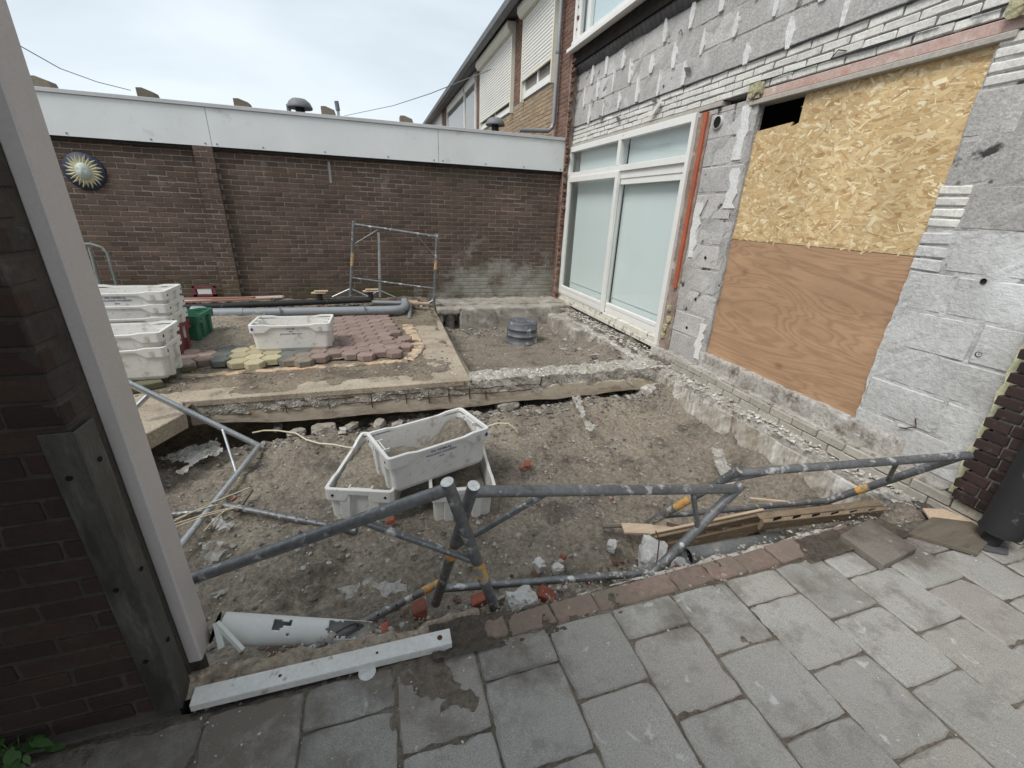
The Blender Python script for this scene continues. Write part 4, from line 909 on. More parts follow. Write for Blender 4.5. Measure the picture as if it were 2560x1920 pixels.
for y, z in ((6.42, 2.86), (5.9, 2.76), (5.1, 2.83), (4.55, 3.0)):
    m = MB(); m.prism([(y, z), (y+.09, z+.02), (y+.13, z+.07), (y+.03, z+.05)], 0, XF-.035, XF-.03); m.build('torn_flashing', 'lead', ho)
m = MB(); m.prism([(5.13, 2.70), (5.22, 2.70), (5.02, 2.84), (4.99, 2.80)], 0, XF-.05, XF-.03); m.build('torn_flashing', 'lime_brick', ho)
# upper window with its long sill, the gap and lead strip below
uw = MB(); ux = 3.19
uw.box(ux-.07, ux+.10, 2.0, 7.52, 3.895, 3.945); uw.box(ux-.0, ux+.06, 7.40, 7.465, 3.945, 5.4)
uw.box(ux-.02, ux+.001, 2.0, 7.46, 3.95, 4.03)
uf = uw.build('upper_window', 'white_frame', ho, bevel=.003)
q = MB(); q.box(ux+.03, ux+.09, 6.98, 7.06, 4.0, 5.4); q.box(ux+.03, ux+.09, 7.30, 7.40, 3.95, 5.4); q.box(ux+.03, ux+.09, 2.0, 7.3, 3.95, 4.06); q.build('sash', 'white_frame', uf, bevel=.003)
q = MB(); q.box(ux+.05, ux+.054, 2.0, 7.3, 4.05, 5.4); q.build('pane', 'glass', uf)
q = MB(); q.box(ux+.10, ux+.105, 2.0, 7.25, 3.9, 5.4); q.build('blind', 'blind_sky_reflection', uf)  # reflected sky put into the colour of this sheet behind the pane
q = MB(); q.box(ux+.03, XF+.1, 2.0, 7.47, 3.72, 3.893); q.build('dark_gap', 'void', ho)
m = MB(); ys = np.linspace(1.9, 7.5, 60); 
for i in range(59):
    a, b = ys[i], ys[i+1]; f1, f2 = [float(fbm(np.array([t*2.]), np.array([0.]), 3, 3)[0])*.03 for t in (a, b)]
    m.add([(3.24, a, 3.80), (3.24, b, 3.80), (3.262, b, 3.70+f2), (3.262, a, 3.70+f1), (3.315, b, 3.62+f2), (3.315, a, 3.62+f1)], [(0, 1, 2, 3), (3, 2, 4, 5)], True)
ld = m.build('lead_apron', 'lead', ho, recalc=False); md = ld.modifiers.new('solid', 'SOLIDIFY'); md.thickness = .006

# ================================================================== right corner: cut brick leaf, foam and black pipe
cb = thing('cut_brick_corner', 'column of dark purple brick ends with deep joints, cut off beside the pale foam strip', 'brick wall', (3.24, 1.1, .1))
its = []; z = .115; n_ = 0
while z < 2.9:
    e = 1.245 if n_ % 2 else 1.225; e += random.uniform(-.006, .006)
    its.append((3.245, e-.055, z+.027, .09, .11, .054, 'black_brick')); its.append((3.245, e-.22, z+.027, .085, .205, .054, 'black_brick')); its.append((3.245, e-.435, z+.027, .085, .21, .054, 'black_brick')); z += .0665; n_ += 1
for uc, zc, du, dz in courses(-1.5, .68, .115, 2.9, .21, .054, .0125): its.append((3.245, uc, zc, .085, du, dz, 'black_brick'))
pieces(cb, its, ch=.0035, jit=.002, rotj=.015)
m = MB(); m.box(3.214, 3.284, -1.5, 1.200, .11, 2.9); m.build('mortar_core', 'black_mortar', cb)
fo = MB(); ys = [(1.285+random.uniform(-.01, .008), .10+i*.06) for i in range(47)]; fo.prism([(1.0, .10)]+ys+[(1.0, 2.86)], 0, 3.288, 3.322); solo(fo, 'foam_strip', 'foam', 'pale yellow insulation foam strip squeezed between the blocks and the dark brick ends', 'insulation')
bp = thing('black_drainpipe', 'thick black drainpipe ending just above the paving at the right edge', 'drainpipe', (3.12, .98, 0))
m = MB(); a, b = Vector((3.115, .955, .11)), Vector((3.115, .955, 2.9)); m.tube([a, b], .082, 24); m.build('pipe', 'black_pipe', bp)
m = MB(); m.tube([(3.115, .955, .10), (3.115, .955, .112)], .086, 24); m.build('pipe_rim', 'black_pipe', bp)
m = MB(); m.tube([(3.12, .96, .11), (3.11, .97, .0)], .04, 14); m.build('spigot', 'black_pipe', bp)
m = MB(); m.lathe([(.088, 0), (.094, .02), (.088, .04)], (3.115, .955, .78), 24); m.build('pipe_band', 'pale_stone', bp)
m = MB(); m.add([(3.00, 1.00, .018), (3.10, .88, .012), (3.16, .91, .016), (3.06, 1.03, .02), (3.02, .93, .010), (3.0, .98, .03)], [(0, 4, 1, 2, 3)]); o_ = solo(m, 'lead_scrap', 'lead', 'bent scrap of grey lead sheet lying at the foot of the black drainpipe', 'lead scrap'); o_.modifiers.new('s', 'SOLIDIFY').thickness = .006
m = MB(); pb = [(2.72, 1.13), (2.92, .92), (3.20, .99), (3.2, 1.1), (3.02, 1.19)]; m.prism(pb, 2, .004, .03); solo(m, 'wet_board', 'wet_wood', 'worn wet wooden board lying under the black drainpipe', 'board', bevel=.003)
m = MB(); m.prism([(3.02, 1.20), (3.19, 1.03), (3.25, 1.1), (3.2, 1.23), (3.08, 1.27)], 2, .006, .02); solo(m, 'pale_board', 'pale_wood', 'small pale board scrap at the foot of the dark brick ends', 'board', bevel=.002)
tp = [(2.30, 1.205), (2.283, 1.025), (2.635, 1.085), (2.61, 1.245)]
m = MB(); m.prism([(2.292, 1.205), (2.30, .985), (2.60, 1.02), (2.585, 1.255)], 2, .004, .05)
o_ = solo(m, 'loose_tile', 'dark_tile', 'loose dark grey paving tile lying on top of the paving near the pallet', 'paving tile', bevel=.005); o_.rotation_euler = (.03, -.02, 0); o_.location.z += .004

# ================================================================== left: brick pier, steel angle, white post
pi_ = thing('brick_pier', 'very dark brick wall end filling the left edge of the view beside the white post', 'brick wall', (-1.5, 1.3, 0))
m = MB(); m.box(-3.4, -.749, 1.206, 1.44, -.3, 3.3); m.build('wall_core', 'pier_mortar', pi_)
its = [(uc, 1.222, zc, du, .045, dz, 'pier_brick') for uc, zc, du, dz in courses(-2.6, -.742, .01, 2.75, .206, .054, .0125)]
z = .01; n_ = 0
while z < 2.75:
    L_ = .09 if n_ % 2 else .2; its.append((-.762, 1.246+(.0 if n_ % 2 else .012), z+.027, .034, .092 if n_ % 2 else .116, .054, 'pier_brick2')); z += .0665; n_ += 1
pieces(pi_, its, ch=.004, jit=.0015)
m = MB(); m.box(-.805, -.731, 1.192, 1.197, .0, 1.055); m.box(-.736, -.731, 1.197, 1.275, .0, 1.055)
an = thing('steel_angle', 'stained grey steel corner guard screwed to the foot of the dark brick wall end', 'corner guard', (-.74, 1.2, 0)); m.build('angle', 'angle', an, bevel=.0015)
for z in (.25, .55, .93):
    m = MB(); m.tube([(-.775, 1.192, z), (-.775, 1.188, z)], .007, 10); m.build('bolt', 'void', an)
    m = MB(); m.tube([(-.731, 1.24, z+.02), (-.727, 1.24, z+.02)], .007, 10); m.build('bolt', 'void', an)
pp = MB(); pp.box(-.752, -.706, 1.328, 1.432, .035, 3.2); solo(pp, 'white_post', 'post', 'tall pale grey beige square post beside the dark brick wall end, chipped at its foot', 'post', bevel=.006)
# unseen roof and wall added behind the viewer to shade the brick pier
sh = thing('added_shade_roof', 'unseen low roof and brick wall added behind the viewer to shade the brick pier', 'added shade roof', (-2, 0, 0))
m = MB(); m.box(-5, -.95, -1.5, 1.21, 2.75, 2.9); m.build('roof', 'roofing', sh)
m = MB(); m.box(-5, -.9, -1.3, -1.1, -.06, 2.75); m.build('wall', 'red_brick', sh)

# ================================================================== TRESTLES of galvanised tube
TR = .0235
def bar(parent, name, a, b, r=TR, mat='steel', n=14):
    m = MB(); m.tube([a, b], r, n); return m.build(name, mat, parent)
def lerp(a, b, t): return a+(b-a)*t
def weld(parent, p, d, r=.027):
    m = MB(); d = d.normalized(); m.tube([p-d*.006, p+d*.006], r, 14); m.build('weld', 'smear_steel', parent)
def band(parent, a, b, t0, t1, r=TR+.0008):
    bar(parent, 'paint_band', lerp(a, b, t0), lerp(a, b, t1), r, 'orange_paint')

# middle trestle
BL, BR = atD(1019, 1062, 1.60), atD(1592, 1056, 2.12)
BLf, BRf = atZ(941, 1303, -.30), atZ(1407, 1242, -.12)
t = thing('trestle', 'grey tube trestle standing across the front of the dig, between the two others', 'trestle', (float(BLf.x), float(BLf.y), -.3), group='steel trestles round the dig')
up = (BL-BLf).normalized()
bar(t, 'leg', BLf, BL+up*.035); bar(t, 'leg', BRf, BR+(BR-BRf).normalized()*.035); bar(t, 'top_rail', BL, BR)
bl, br = lerp(BLf, BL, .17), lerp(BRf, BR, .03)
bar(t, 'bottom_rail', bl, br, .019)
bar(t, 'brace', lerp(BLf, BL, .58), lerp(BL, BR, .24), .0135); bar(t, 'brace', lerp(BRf, BR, .55), lerp(BR, BL, .21), .0125)
band(t, BLf, BL, .50, .60)
m = MB(); m.lathe([(.001, .002), (.017, .001), (.0235, .003)], (0, 0, 0), 18); c = m.build('end_cap', 'smear', t, local=True)
c.location = BL+up*.036-ORG[t.name]; c.rotation_euler = up.to_track_quat('Z', 'Y').to_euler()
# left trestle
AR = atD(971, 1055, 1.50); AL = atD(300, 1290, 1.66); AF = atZ(1070, 1318, -.10)
t = thing('trestle', 'grey tube trestle running from behind the white post towards the middle of the picture', 'trestle', (float(AF.x), float(AF.y), -.1), group='steel trestles round the dig')
up = (AR-AF).normalized(); bar(t, 'leg', AF, AR+up*.03); bar(t, 'top_rail', AL, AR)
bar(t, 'brace', lerp(AL, AR, .73), lerp(AF, AR, .46), .0145); band(t, AF, AR, .34, .46)
PA, PB = atZ(950, 1258, -.27), atZ(640, 1422, -.03)
m = MB(); m.tube([PA+(PA-PB).normalized()*.05, PB], .019, 14); br_ = m.build('bottom_rail', 'steel', t)
bar(t, 'paint_band', lerp(PA, PB, -.02), lerp(PA, PB, .17), .0197, 'orange_paint')
dd = (PB-PA).normalized(); side = dd.cross(Vector((0, 0, 1))).normalized(); nrm = (CAMP-lerp(PA, PB, .5)); nrm = (nrm-dd*nrm.dot(dd)).normalized()
for i in range(6):
    p = lerp(PA, PB, .26+.135*i)+nrm*.0185; m = MB(); m.tube([p, p+nrm*.0012], .0048, 10); m.build('peg_hole', 'void', t)
m = MB(); m.lathe([(.001, .002), (.017, .001), (.0235, .003)], (0, 0, 0), 18); c = m.build('end_cap', 'smear', t, local=True)
c.location = AR+up*.031-ORG[t.name]; c.rotation_euler = up.to_track_quat('Z', 'Y').to_euler()
# right trestle
CL, CR = atD(1586, 1022, 2.33), atD(2075, 985, 2.36); CLf, CRf = atZ(1388, 1138, -.36), atZ(1755, 1093, -.27)
t = thing('trestle', 'grey tube trestle with bright orange bands leaning against the dark brick ends at the right', 'trestle', (float(CLf.x), float(CLf.y), -.36), group='steel trestles round the dig')
bar(t, 'leg', CLf, CL+(CL-CLf).normalized()*.04); bar(t, 'leg', CRf, CR); bar(t, 'top_rail', CL, CR+(CR-CL).normalized()*.05)
bar(t, 'bottom_rail', lerp(CLf, CL, .24), lerp(CRf, CR, .14), .019); bar(t, 'brace', lerp(CLf, CL, .86), lerp(CL, CR, .22), .0135); bar(t, 'brace', lerp(CL, CR, .72), lerp(CRf, CR, .57), .0125)
band(t, CLf, CL, .42, .62); band(t, CRf, CR, .36, .45)
# galvanised trestle lying at the left
L1, L0, L2 = atZ(560, 963, -.34), atZ(262, 820, .34), atZ(388, 1180, -.33)
L3 = L2+(L2-L1)*.25
t = thing('trestle', 'bright galvanised tube trestle tipped over at the left, propped on the broken slab corner', 'trestle', (float(L1.x), float(L1.y), -.36), group='steel trestles round the dig')
bar(t, 'leg', L1+(L1-L0).normalized()*.03, L0, .0235, 'galv'); bar(t, 'top_rail', L1, L3, .0215, 'galv')
bar(t, 'brace', lerp(L1, L0, .30), lerp(L1, L2, .36), .010, 'galv')
q1 = atD(325, 858, depth(lerp(L1, L0, .80))); bar(t, 'cross_rail', lerp(L1, L0, .815), atD(285, 888, depth(lerp(L1, L0, .815))*.99), .0185, 'galv')
q2 = atD(268, 838, 4.05); bar(t, 'strut', atD(285, 770, 4.3), q2, .016, 'galv'); m = MB(); m.tube([atD(248, 790, 4.25), atD(292, 742, 4.35)], .011, 8); m.build('flat_arm', 'galv', t)
# perforated tube lying in the soil
a, b = atZ(486, 1091, -.355), atZ(770, 1147, -.34)
t = thing('perforated_tube', 'dull grey perforated tube lying on the soil from the reed sticks to the left trestle', 'steel tube', (float(a.x), float(a.y), -.36))
bar(t, 'tube', a, b, .021); bar(t, 'socket', lerp(a, b, .32), lerp(a, b, .36), .0235); dd = (b-a).normalized()
for i in range(7):
    p = lerp(a, b, .42+.075*i); nn = CAMP-p; nn = (nn-dd*nn.dot(dd)).normalized()*.7+Vector((0, 0, .7)); nn.normalize(); m = MB(); m.tube([p+nn*.0205, p+nn*.0215], .005, 10); m.build('peg_hole', 'void', t)
a2, b2 = atZ(300, 1118, -.35), atZ(440, 1104, -.35)
m = MB(); m.tube([a2, b2], .017, 12); solo(m, 'steel_tube', 'steel', 'short end of steel tube poking out left of the reed sticks', 'steel tube')
# far trestle standing by the garage wall
t = thing('trestle', 'tall open steel trestle frame standing by the garage wall on splayed feet', 'trestle', (.3, 7.2, .05), group='steel trestles round the dig')
P0, P1 = atY(757, 640, 7.25), atY(937, 664, 7.05); T0, T1 = atY(764, 480, 7.25), atY(944, 507, 7.05)
bar(t, 'leg', P0, T0+Vector((0, 0, .02)), .024); bar(t, 'leg', P1, T1+Vector((0, 0, .02)), .024); bar(t, 'top_rail', T0+Vector((0, 0, -.03)), T1+Vector((0, 0, -.03)), .021)
bar(t, 'bottom_rail', lerp(P0, T0, .26), lerp(P1, T1, .27), .016); bar(t, 'brace', lerp(P0, T0, .70), lerp(T0, T1, .30)-Vector((0, 0, .04)), .010); bar(t, 'brace', lerp(P1, T1, .70), lerp(T0, T1, .74)-Vector((0, 0, .04)), .010)
band(t, P0, T0, .43, .60, .0248); band(t, P1, T1, .54, .66, .0248)
for P, T in ((P0, T0), (P1, T1)):
    for s in (-1, 1):
        e = P+Vector((s*.27, -.0, -.005)); m = MB(); m.tube([lerp(P, T, .11), e], .011, 8); m.build('foot', 'galv', t)
    m = MB(); m.box(P.x-.27, P.x+.27, P.y-.015, P.y+.015, P.z-.012, P.z-.004); m.build('foot_plate', 'galv', t)
P, T = atY(821, 642, 7.3), atY(818, 502, 7.3)
t = thing('pole_stand', 'single perforated steel pole on splayed feet standing inside the far trestle frame', 'pole stand', tuple(P))
bar(t, 'pole', P, T, .021, 'galv')
for s in (-1, 1): m = MB(); m.tube([lerp(P, T, .11), P+Vector((s*.24, -.02, 0))], .010, 8); m.build('foot', 'galv', t)
for i in range(8): p = lerp(P, T, .2+.09*i); m = MB(); m.tube([p+Vector((0, -.0205, 0)), p+Vector((0, -.0215, 0))], .006, 8); m.build('peg_hole', 'void', t)

# ================================================================== FISH CRATES
CL_, CW_, CH_ = .80, .45, .298
def _rr(hl, hw, r, nl, nw, nc=4):
    """rounded rectangle loop with nl and nw steps along the sides"""
    pts = []
    def arc(cx, cy, a0): return [(cx+r*math.cos(a0+math.pi/2*i/nc), cy+r*math.sin(a0+math.pi/2*i/nc)) for i in range(nc+1)]
    A = arc(hl-r, -hw+r, -math.pi/2); B = arc(hl-r, hw-r, 0); C_ = arc(-hl+r, hw-r, math.pi/2); D = arc(-hl+r, -hw+r, math.pi)
    for P, Q, n_ in ((A, B, nw), (B, C_, nl), (C_, D, nw), (D, A, nl)):
        pts += P
        for i in range(1, n_): pts.append((P[-1][0]+(Q[0][0]-P[-1][0])*i/n_, P[-1][1]+(Q[0][1]-P[-1][1])*i/n_))
    return pts
def _loft(mb, loops, close=None):
    b = len(mb.v); n_ = len(loops[0])
    mb.v += [v for l in loops for v in l]
    for i in range(len(loops)-1):
        for t_ in range(n_): mb.f.append((b+i*n_+t_, b+i*n_+(t_+1) % n_, b+(i+1)*n_+(t_+1) % n_, b+(i+1)*n_+t_)); mb.sm.append(False)
    if close is not None: mb.f.append(tuple(b+close*n_+t_ for t_ in range(n_))); mb.sm.append(False)
def crate_parts(root, mat):
    nl, nw = 20, 12; hl, hw = CL_/2, CW_/2
    def L(l, w, z, r=.03): return [(x, y, z) for x, y in _rr(l, w, r, nl, nw)]
    m = MB()
    _loft(m, [L(hl-.055, hw-.045, 0), L(hl-.04, hw-.03, .03), L(hl-.028, hw-.018, CH_-.03)], close=0)
    _loft(m, [L(hl-.034, hw-.024, CH_-.03), L(hl-.05, hw-.042, .02), L(hl-.07, hw-.06, .012)], close=2)
    m.build('body', mat, root, local=True)
    def dz(x, y):
        lo = sstep(.19, .25, abs(x)) if abs(y) > hw-.05 else 1
        if abs(x) > hl-.05: sk = .085 if abs(y) > .085 else .036
        else: sk = .022+.063*float(lo)
        top = CH_-.012*(1-float(lo)) if abs(y) > hw-.05 else CH_
        return sk, top
    lb = []; lt = []; lti = []; lbi = []
    for (x, y), (xi, yi) in zip(_rr(hl, hw, .035, nl, nw), _rr(hl-.024, hw-.022, .02, nl, nw)):
        sk, top = dz(x, y); lb.append((x*.994, y*.99, top-sk)); lt.append((x, y, top-.004)); lti.append((xi, yi, top)); lbi.append((xi, yi, top-sk-.001))
    lto = [(x*.994, y*.99, z+.004) for x, y, z in lt]
    m = MB(); _loft(m, [lbi, lb, lt, lto, lti, [(x*.99, y*.985, z-.02) for x, y, z in lti]]); m.build('rim', mat, root, local=True)
    for sx in (-1, 1):
        for sy in (-1, 1):
            m = MB(); y0 = sy*.095; a = [(sx*(hl-.056), y0-.034, .004), (sx*(hl-.056), y0+.034, .004), (sx*(hl-.018), y0+.026, .004), (sx*(hl-.018), y0-.026, .004)]
            b = [(sx*(hl-.04), y0-.04, CH_-.05), (sx*(hl-.04), y0+.04, CH_-.05), (sx*(hl-.004), y0+.036, CH_-.05), (sx*(hl-.004), y0-.036, CH_-.05)]
            m.add(a+b, [(0, 1, 2, 3), (4, 7, 6, 5), (0, 4, 5, 1), (1, 5, 6, 2), (2, 6, 7, 3), (3, 7, 4, 0)]); m.build('end_rib', mat, root, local=True, bevel=.004)
        m = MB(); m.box(sx*(hl-.075), sx*(hl-.022), -.078, -.068, CH_-.03, CH_-.004); m.box(sx*(hl-.075), sx*(hl-.022), .068, .078, CH_-.03, CH_-.004); m.box(sx*(hl-.05), sx*(hl-.042), -.068, .068, CH_-.03, CH_-.010)
        m.build('handle', mat, root, local=True, bevel=.002)
        for sy in (-1, 1):
            m = MB(); m.tube([(sx*(hl-.001), sy*.17, CH_-.045), (sx*(hl+.0016), sy*.17, CH_-.045)], .009, 10); m.build('peg_hole', 'void', root, local=True)
_fc = {}
def text_mesh(lines, size, mat, name='lettering'):
    k = (tuple(lines), size, mat)
    if k in _fc: return _fc[k]
    cu = bpy.data.curves.new('t', 'FONT'); cu.body = '\n'.join(lines); cu.size = size; cu.align_x = 'CENTER'; cu.extrude = .0004; cu.space_line = 1.05; cu.space_character = 1.12; cu.offset = size*.018
    o = bpy.data.objects.new('t', cu); COL.objects.link(o); dg = bpy.context.evaluated_depsgraph_get(); me = bpy.data.meshes.new_from_object(o.evaluated_get(dg)); bpy.data.objects.remove(o)
    me.materials.clear(); me.materials.append(MAT[mat]); _fc[k] = me; return me
def lettering(root, lines, size, x, z, mat, side=-1):
    me = text_mesh(lines, size, mat); o = link(bpy.data.objects.new('lettering', me), root)
    zz = z; yy = side*(CW_/2-.018-(CH_-.03-zz)*.06+.0022); o.location = (x, yy, zz); o.rotation_euler = (R(90-3.4), 0, 0 if side < 0 else math.pi)
def emblem(root, x, z, y=-CW_/2, end=0):
    m = MB(); s = .016; pts = [(-s*.35, s*.9), (s*.5, s*1.05), (s*.45, s*.35), (s*1.1, s*.1), (s*.5, -s*.5), (0, -s*1.05), (-s*.55, -s*.45), (-s*1.1, -s*.05), (-s*.4, s*.3)]
    if end: m.prism([(a, b) for a, b in pts], 0, -.0008, .0008)
    else: m.prism(pts, 1, -.0008, .0008)
    o = m.build('emblem', 'emblem', root, local=True); o.location = (x, y-(.0012 if not end else 0), z)
proto = {}
def crate(loc, rz, label, mat='crate_white', text=None, tmat='ink', emb=None, tilt=(0, 0), name='fish_crate', group='fish crates'):
    r = thing(name, label, 'crate', loc, (tilt[0], tilt[1], rz), group=group)
    if mat not in proto: crate_parts(r, mat); proto[mat] = list(r.children)
    else:
        for ch in proto[mat]:
            c = ch.copy(); COL.objects.link(c); c.parent = r
    if text:
        for i, (ln, sz) in enumerate(text): lettering(r, [ln], sz, 0, CH_-.062-i*.027, tmat)
    if emb: emblem(r, emb[0], CH_-.045, y=emb[1] if len(emb) > 1 else -CW_/2, end=len(emb) > 1)
    return r
EV = (('EIG. VISAFSLAG', .021), ('HOLLANDS NOORDEN', .021), ('2016', .018))
cr_top = crate((.290, 2.71, -.150), R(18), 'white crate lettered EIG. VISAFSLAG, half full of soil, perched on two others', text=EV, emb=(.365,), tilt=(R(-1), R(-1.5))); cr_top.scale = (.95, .95, .96)
cr_l = crate((-.109, 2.86, -.43), R(74), 'white fish crate heaped with pale sand, lower left of the three in the dig', tilt=(R(2), R(1)))
cr_r = crate((.487, 2.735, -.435), R(85), 'partly hidden white crate, lower right of the three in the dig', tilt=(R(1), 0))
cr_p = crate((-.90, 5.16, .085), R(-1.5), 'empty white fish crate standing alone on the hexagonal pavers', text=(('HVV. BV', .02), ('2016', .018), ('HOLLAND 9884 E.E.G.', .02)), emb=(-.365,))
for i, (ln, mt) in enumerate((('r', 'crate_red'), ('w', 'crate_white'), ('w', 'crate_white'), ('w', 'crate_white'))):
    tx = None if i == 0 else (EV if i > 1 else (('VISSERIJ VEREENIGINGEN', .02), ('URK', .02)))
    if i == 1: tx = (('GROSSE VEREDLINGEN', .02),)
    crate((-2.34+.004*i, 5.14-.012*i, (.085+.124*i)), R(-1+i*.6), ('maroon fish crate at the bottom of the tall stack at the left', 'dirty white fish crate with red lettering, second from the bottom of the tall stack', 'dirty white fish crate, second from the top of the tall stack', 'white fish crate on top of the tall stack at the left')[i], mt, text=tx, tmat='ink_red' if i == 1 else 'ink')
crate((-2.21, 4.50, .075), R(3), 'cleaner white crate, lower of the two in front of the tall stack', emb=(.40, -.17, 1))
crate((-2.215, 4.53, .205), R(1), 'worn white crate, upper of the two in front of the tall stack', emb=(.40, -.17, 1))
crate((-2.26, 5.62, .10), R(-2), 'green fish crate standing behind the tall white stack', 'crate_green')
# crate fillings
def heap(root, fn, mat, label, res=.012, z0=.03, cat='soil heap'):
    hl, hw = CL_/2-.052, CW_/2-.044; nx = int(2*hl/res)+1; ny = int(2*hw/res)+1
    X, Y = np.meshgrid(np.linspace(-hl, hl, nx), np.linspace(-hw, hw, ny)); Z = np.maximum(fn(X, Y), .015)
    M_ = np.array(Matrix.LocRotScale(root.location, root.rotation_euler, root.scale)); V = np.stack([X, Y, Z, np.ones_like(X)], -1).reshape(-1, 4) @ M_.T
    V = V[:, :3]; c = V.mean(0); c[2] = V[:, 2].min(); i = np.arange(ny-1)[:, None]*nx+np.arange(nx-1)[None, :]; F = np.stack([i, i+1, i+1+nx, i+nx], -1).reshape(-1, 4)
    o = np_mesh('soil_heap', V-c, F, mat, smooth=True); o.location = c; tag(o, label, cat, kind='stuff')
heap(cr_top, lambda x, y: .075+.19*np.exp(-(((x-.30)/.14)**2+((y-.10)/.22)**2))+.085*np.exp(-(((x+.24)/.17)**2+(y/.3)**2))+fbm(x*9, y*9, 4, 101)*.03+fbm(x*40, y*40, 2, 5)*.006, 'soil', 'brown soil heaped at both ends inside the lettered crate')
heap(cr_l, lambda x, y: .243+.03*np.exp(-((x+.05)/.2)**2)+fbm(x*8, y*8, 5, 103)*.045+fbm(x*45, y*45, 2, 6)*.008, 'sand', 'pale sand and dark soil filling the lower left crate')
heap(cr_r, lambda x, y: .15+fbm(x*8, y*8, 5, 105)*.04+fbm(x*45, y*45, 2, 7)*.008, 'soil', 'dark soil inside the lower right crate')

# ================================================================== PATIO
pt = thing('hexagon_paving', 'patch of worn hexagonal concrete pavers, red with yellow and grey ones along the near edge', 'paving', (-1, 5, .03))
HR = .098; hexm = {}
def hex_mesh(mat, v):
    k = (mat, v)
    if k in hexm: return hexm[k]
    rr = random.Random(v); m = MB(); a = [(math.cos(math.pi/3*i)*HR*rr.uniform(.975, 1.0), math.sin(math.pi/3*i)*HR*rr.uniform(.975, 1.0)) for i in range(6)]
    m.v = [(x, y, -.062) for x, y in a]+[(x, y, -.007) for x, y in a]+[(x*.93, y*.93, rr.uniform(-.001, .001)) for x, y in a]
    m.f = [(i, (i+1) % 6, (i+1) % 6+6, i+6) for i in range(6)]+[(i+6, (i+1) % 6+6, (i+1) % 6+12, i+12) for i in range(6)]+[tuple(range(12, 18))]; m.sm = [False]*13
    me = bpy.data.meshes.new('paver'); me.from_pydata(m.v, [], m.f); me.materials.append(MAT[mat]); me.update(); hexm[k] = me; return me
rot = R(8); dxh, dyh = HR*1.5+.007, HR*math.sqrt(3)+.009; cnt = 0; hx = []
for i in range(-18, 19):
    for j in range(-12, 17):
        x, y = i*dxh, j*dyh+(dyh/2 if i % 2 else 0); X = -.72+x*math.cos(rot)-y*math.sin(rot); Y = 5.45+x*math.sin(rot)+y*math.cos(rot)
        edge = 4.66; right = .20
        if X > right+.02*math.sin(j*2.1) or X < -1.98 or Y > 6.55 or Y < edge-.0+.05*math.sin(i*1.7): continue
        if X < -1.72: mt = 'paver_pink' if (i+j) % 2 else 'paver_red'
        elif X < -1.45: mt = 'paver_grey'
        elif X < -.98: mt = 'paver_yellow' if Y < 5.25 else 'paver_red'
        elif X < -.75: mt = 'paver_grey' if Y < 5.2 else 'paver_red'
        else: mt = 'paver_red'
        hx.append((X, Y, mt))
hx.sort(key=lambda q: q[1])
for n_, (X, Y, mt) in enumerate(hx):
    if n_ >= 300: break
    o = bpy.data.objects.new('paver', hex_mesh(mt, n_ % 4)); zt = .085+.012*(Y-4.8)*.6; nr = Y < 4.95
    o.location = Vector((X+random.uniform(-.002, .002)*(3 if nr else 1), Y, zt+random.uniform(-.002, .002)*(2 if nr else 1)))-ORG[pt.name]; o.rotation_euler = (random.uniform(-.012, .012), random.uniform(-.012, .012), rot+(random.uniform(-.05, .05) if nr else 0)); link(o, pt)
for X, Y, z, a in ((.30, 5.28, .085, .4), (.285, 5.02, .07, 1.0), (.17, 5.12, .082, .2)):
    o = bpy.data.objects.new('paver', hex_mesh('paver_red', 1)); o.location = Vector((X, Y, z))-ORG[pt.name]; o.rotation_euler = (.05, -.04, a); link(o, pt)
# thin layer of dirt that has crept over the pavers
def pav_dirt(x, y): return .0715+.012*(y-4.8)*.6+fbm(x*2.3, y*2.3, 5, 120, .6)*.05+fbm(x*14, y*14, 4, 121)*.01 + sstep(5.1, 5.5, y)*sstep(-.95, -1.35, x)*.04 - sstep(4.92, 4.76, y)*.05 - sstep(.14, .22, x)*.05 - sstep(-1.2, -.3, x)*.012
tag(grid('paver_dirt', -2.3, .26, 4.74, 6.75, .014, pav_dirt, 'joint_sand_pale'), kind='structure')
# low torn kerb of orange insulation brick round the pavers
kb = thing('orange_kerb', 'low broken orange and yellow mortar kerb round the near and right side of the pavers', 'kerb', (0, 4.6, 0))
k1, k2, k3, k4 = atZ(395, 812, .02), atZ(880, 778, .02), atZ(905, 752, .02), atZ(874, 690, .02)
def kerb(a, b, w, h, sd_):
    n_ = max(8, int((b-a).length/.02)); d = (b-a).normalized(); s = Vector((-d.y, d.x, 0)); V = []; F = []
    for i in range(n_+1):
        p = lerp(a, b, i/n_); w1 = float(fbm(np.array([i*.31]), np.array([sd_*1.]), 4, 3)[0]); w2 = float(fbm(np.array([i*.37]), np.array([sd_*3.]), 4, 8)[0])
        for o_, z in ((-w/2+w1*.02, -.03), (-w/2+w1*.02, h-.006+w2*.012), (-w*.1, h+w1*.008), (w/2+w2*.03, h-.004+w1*.01), (w/2+w2*.03, -.03)): V.append(tuple(p+s*o_)[:2]+(z,))
    for i in range(n_):
        for j in range(4): F.append((i*5+j, (i+1)*5+j, (i+1)*5+j+1, i*5+j+1))
    np_mesh('kerb', V, F, 'kerb_orange', kb, smooth=False)
kerb(k1, k2, .085, .022, 1); kerb(k2, k3, .12, .028, 2); kerb(k3, k4, .15, .026, 3); kerb(k4, Vector((.36, 6.9, 0)), .12, .03, 4)
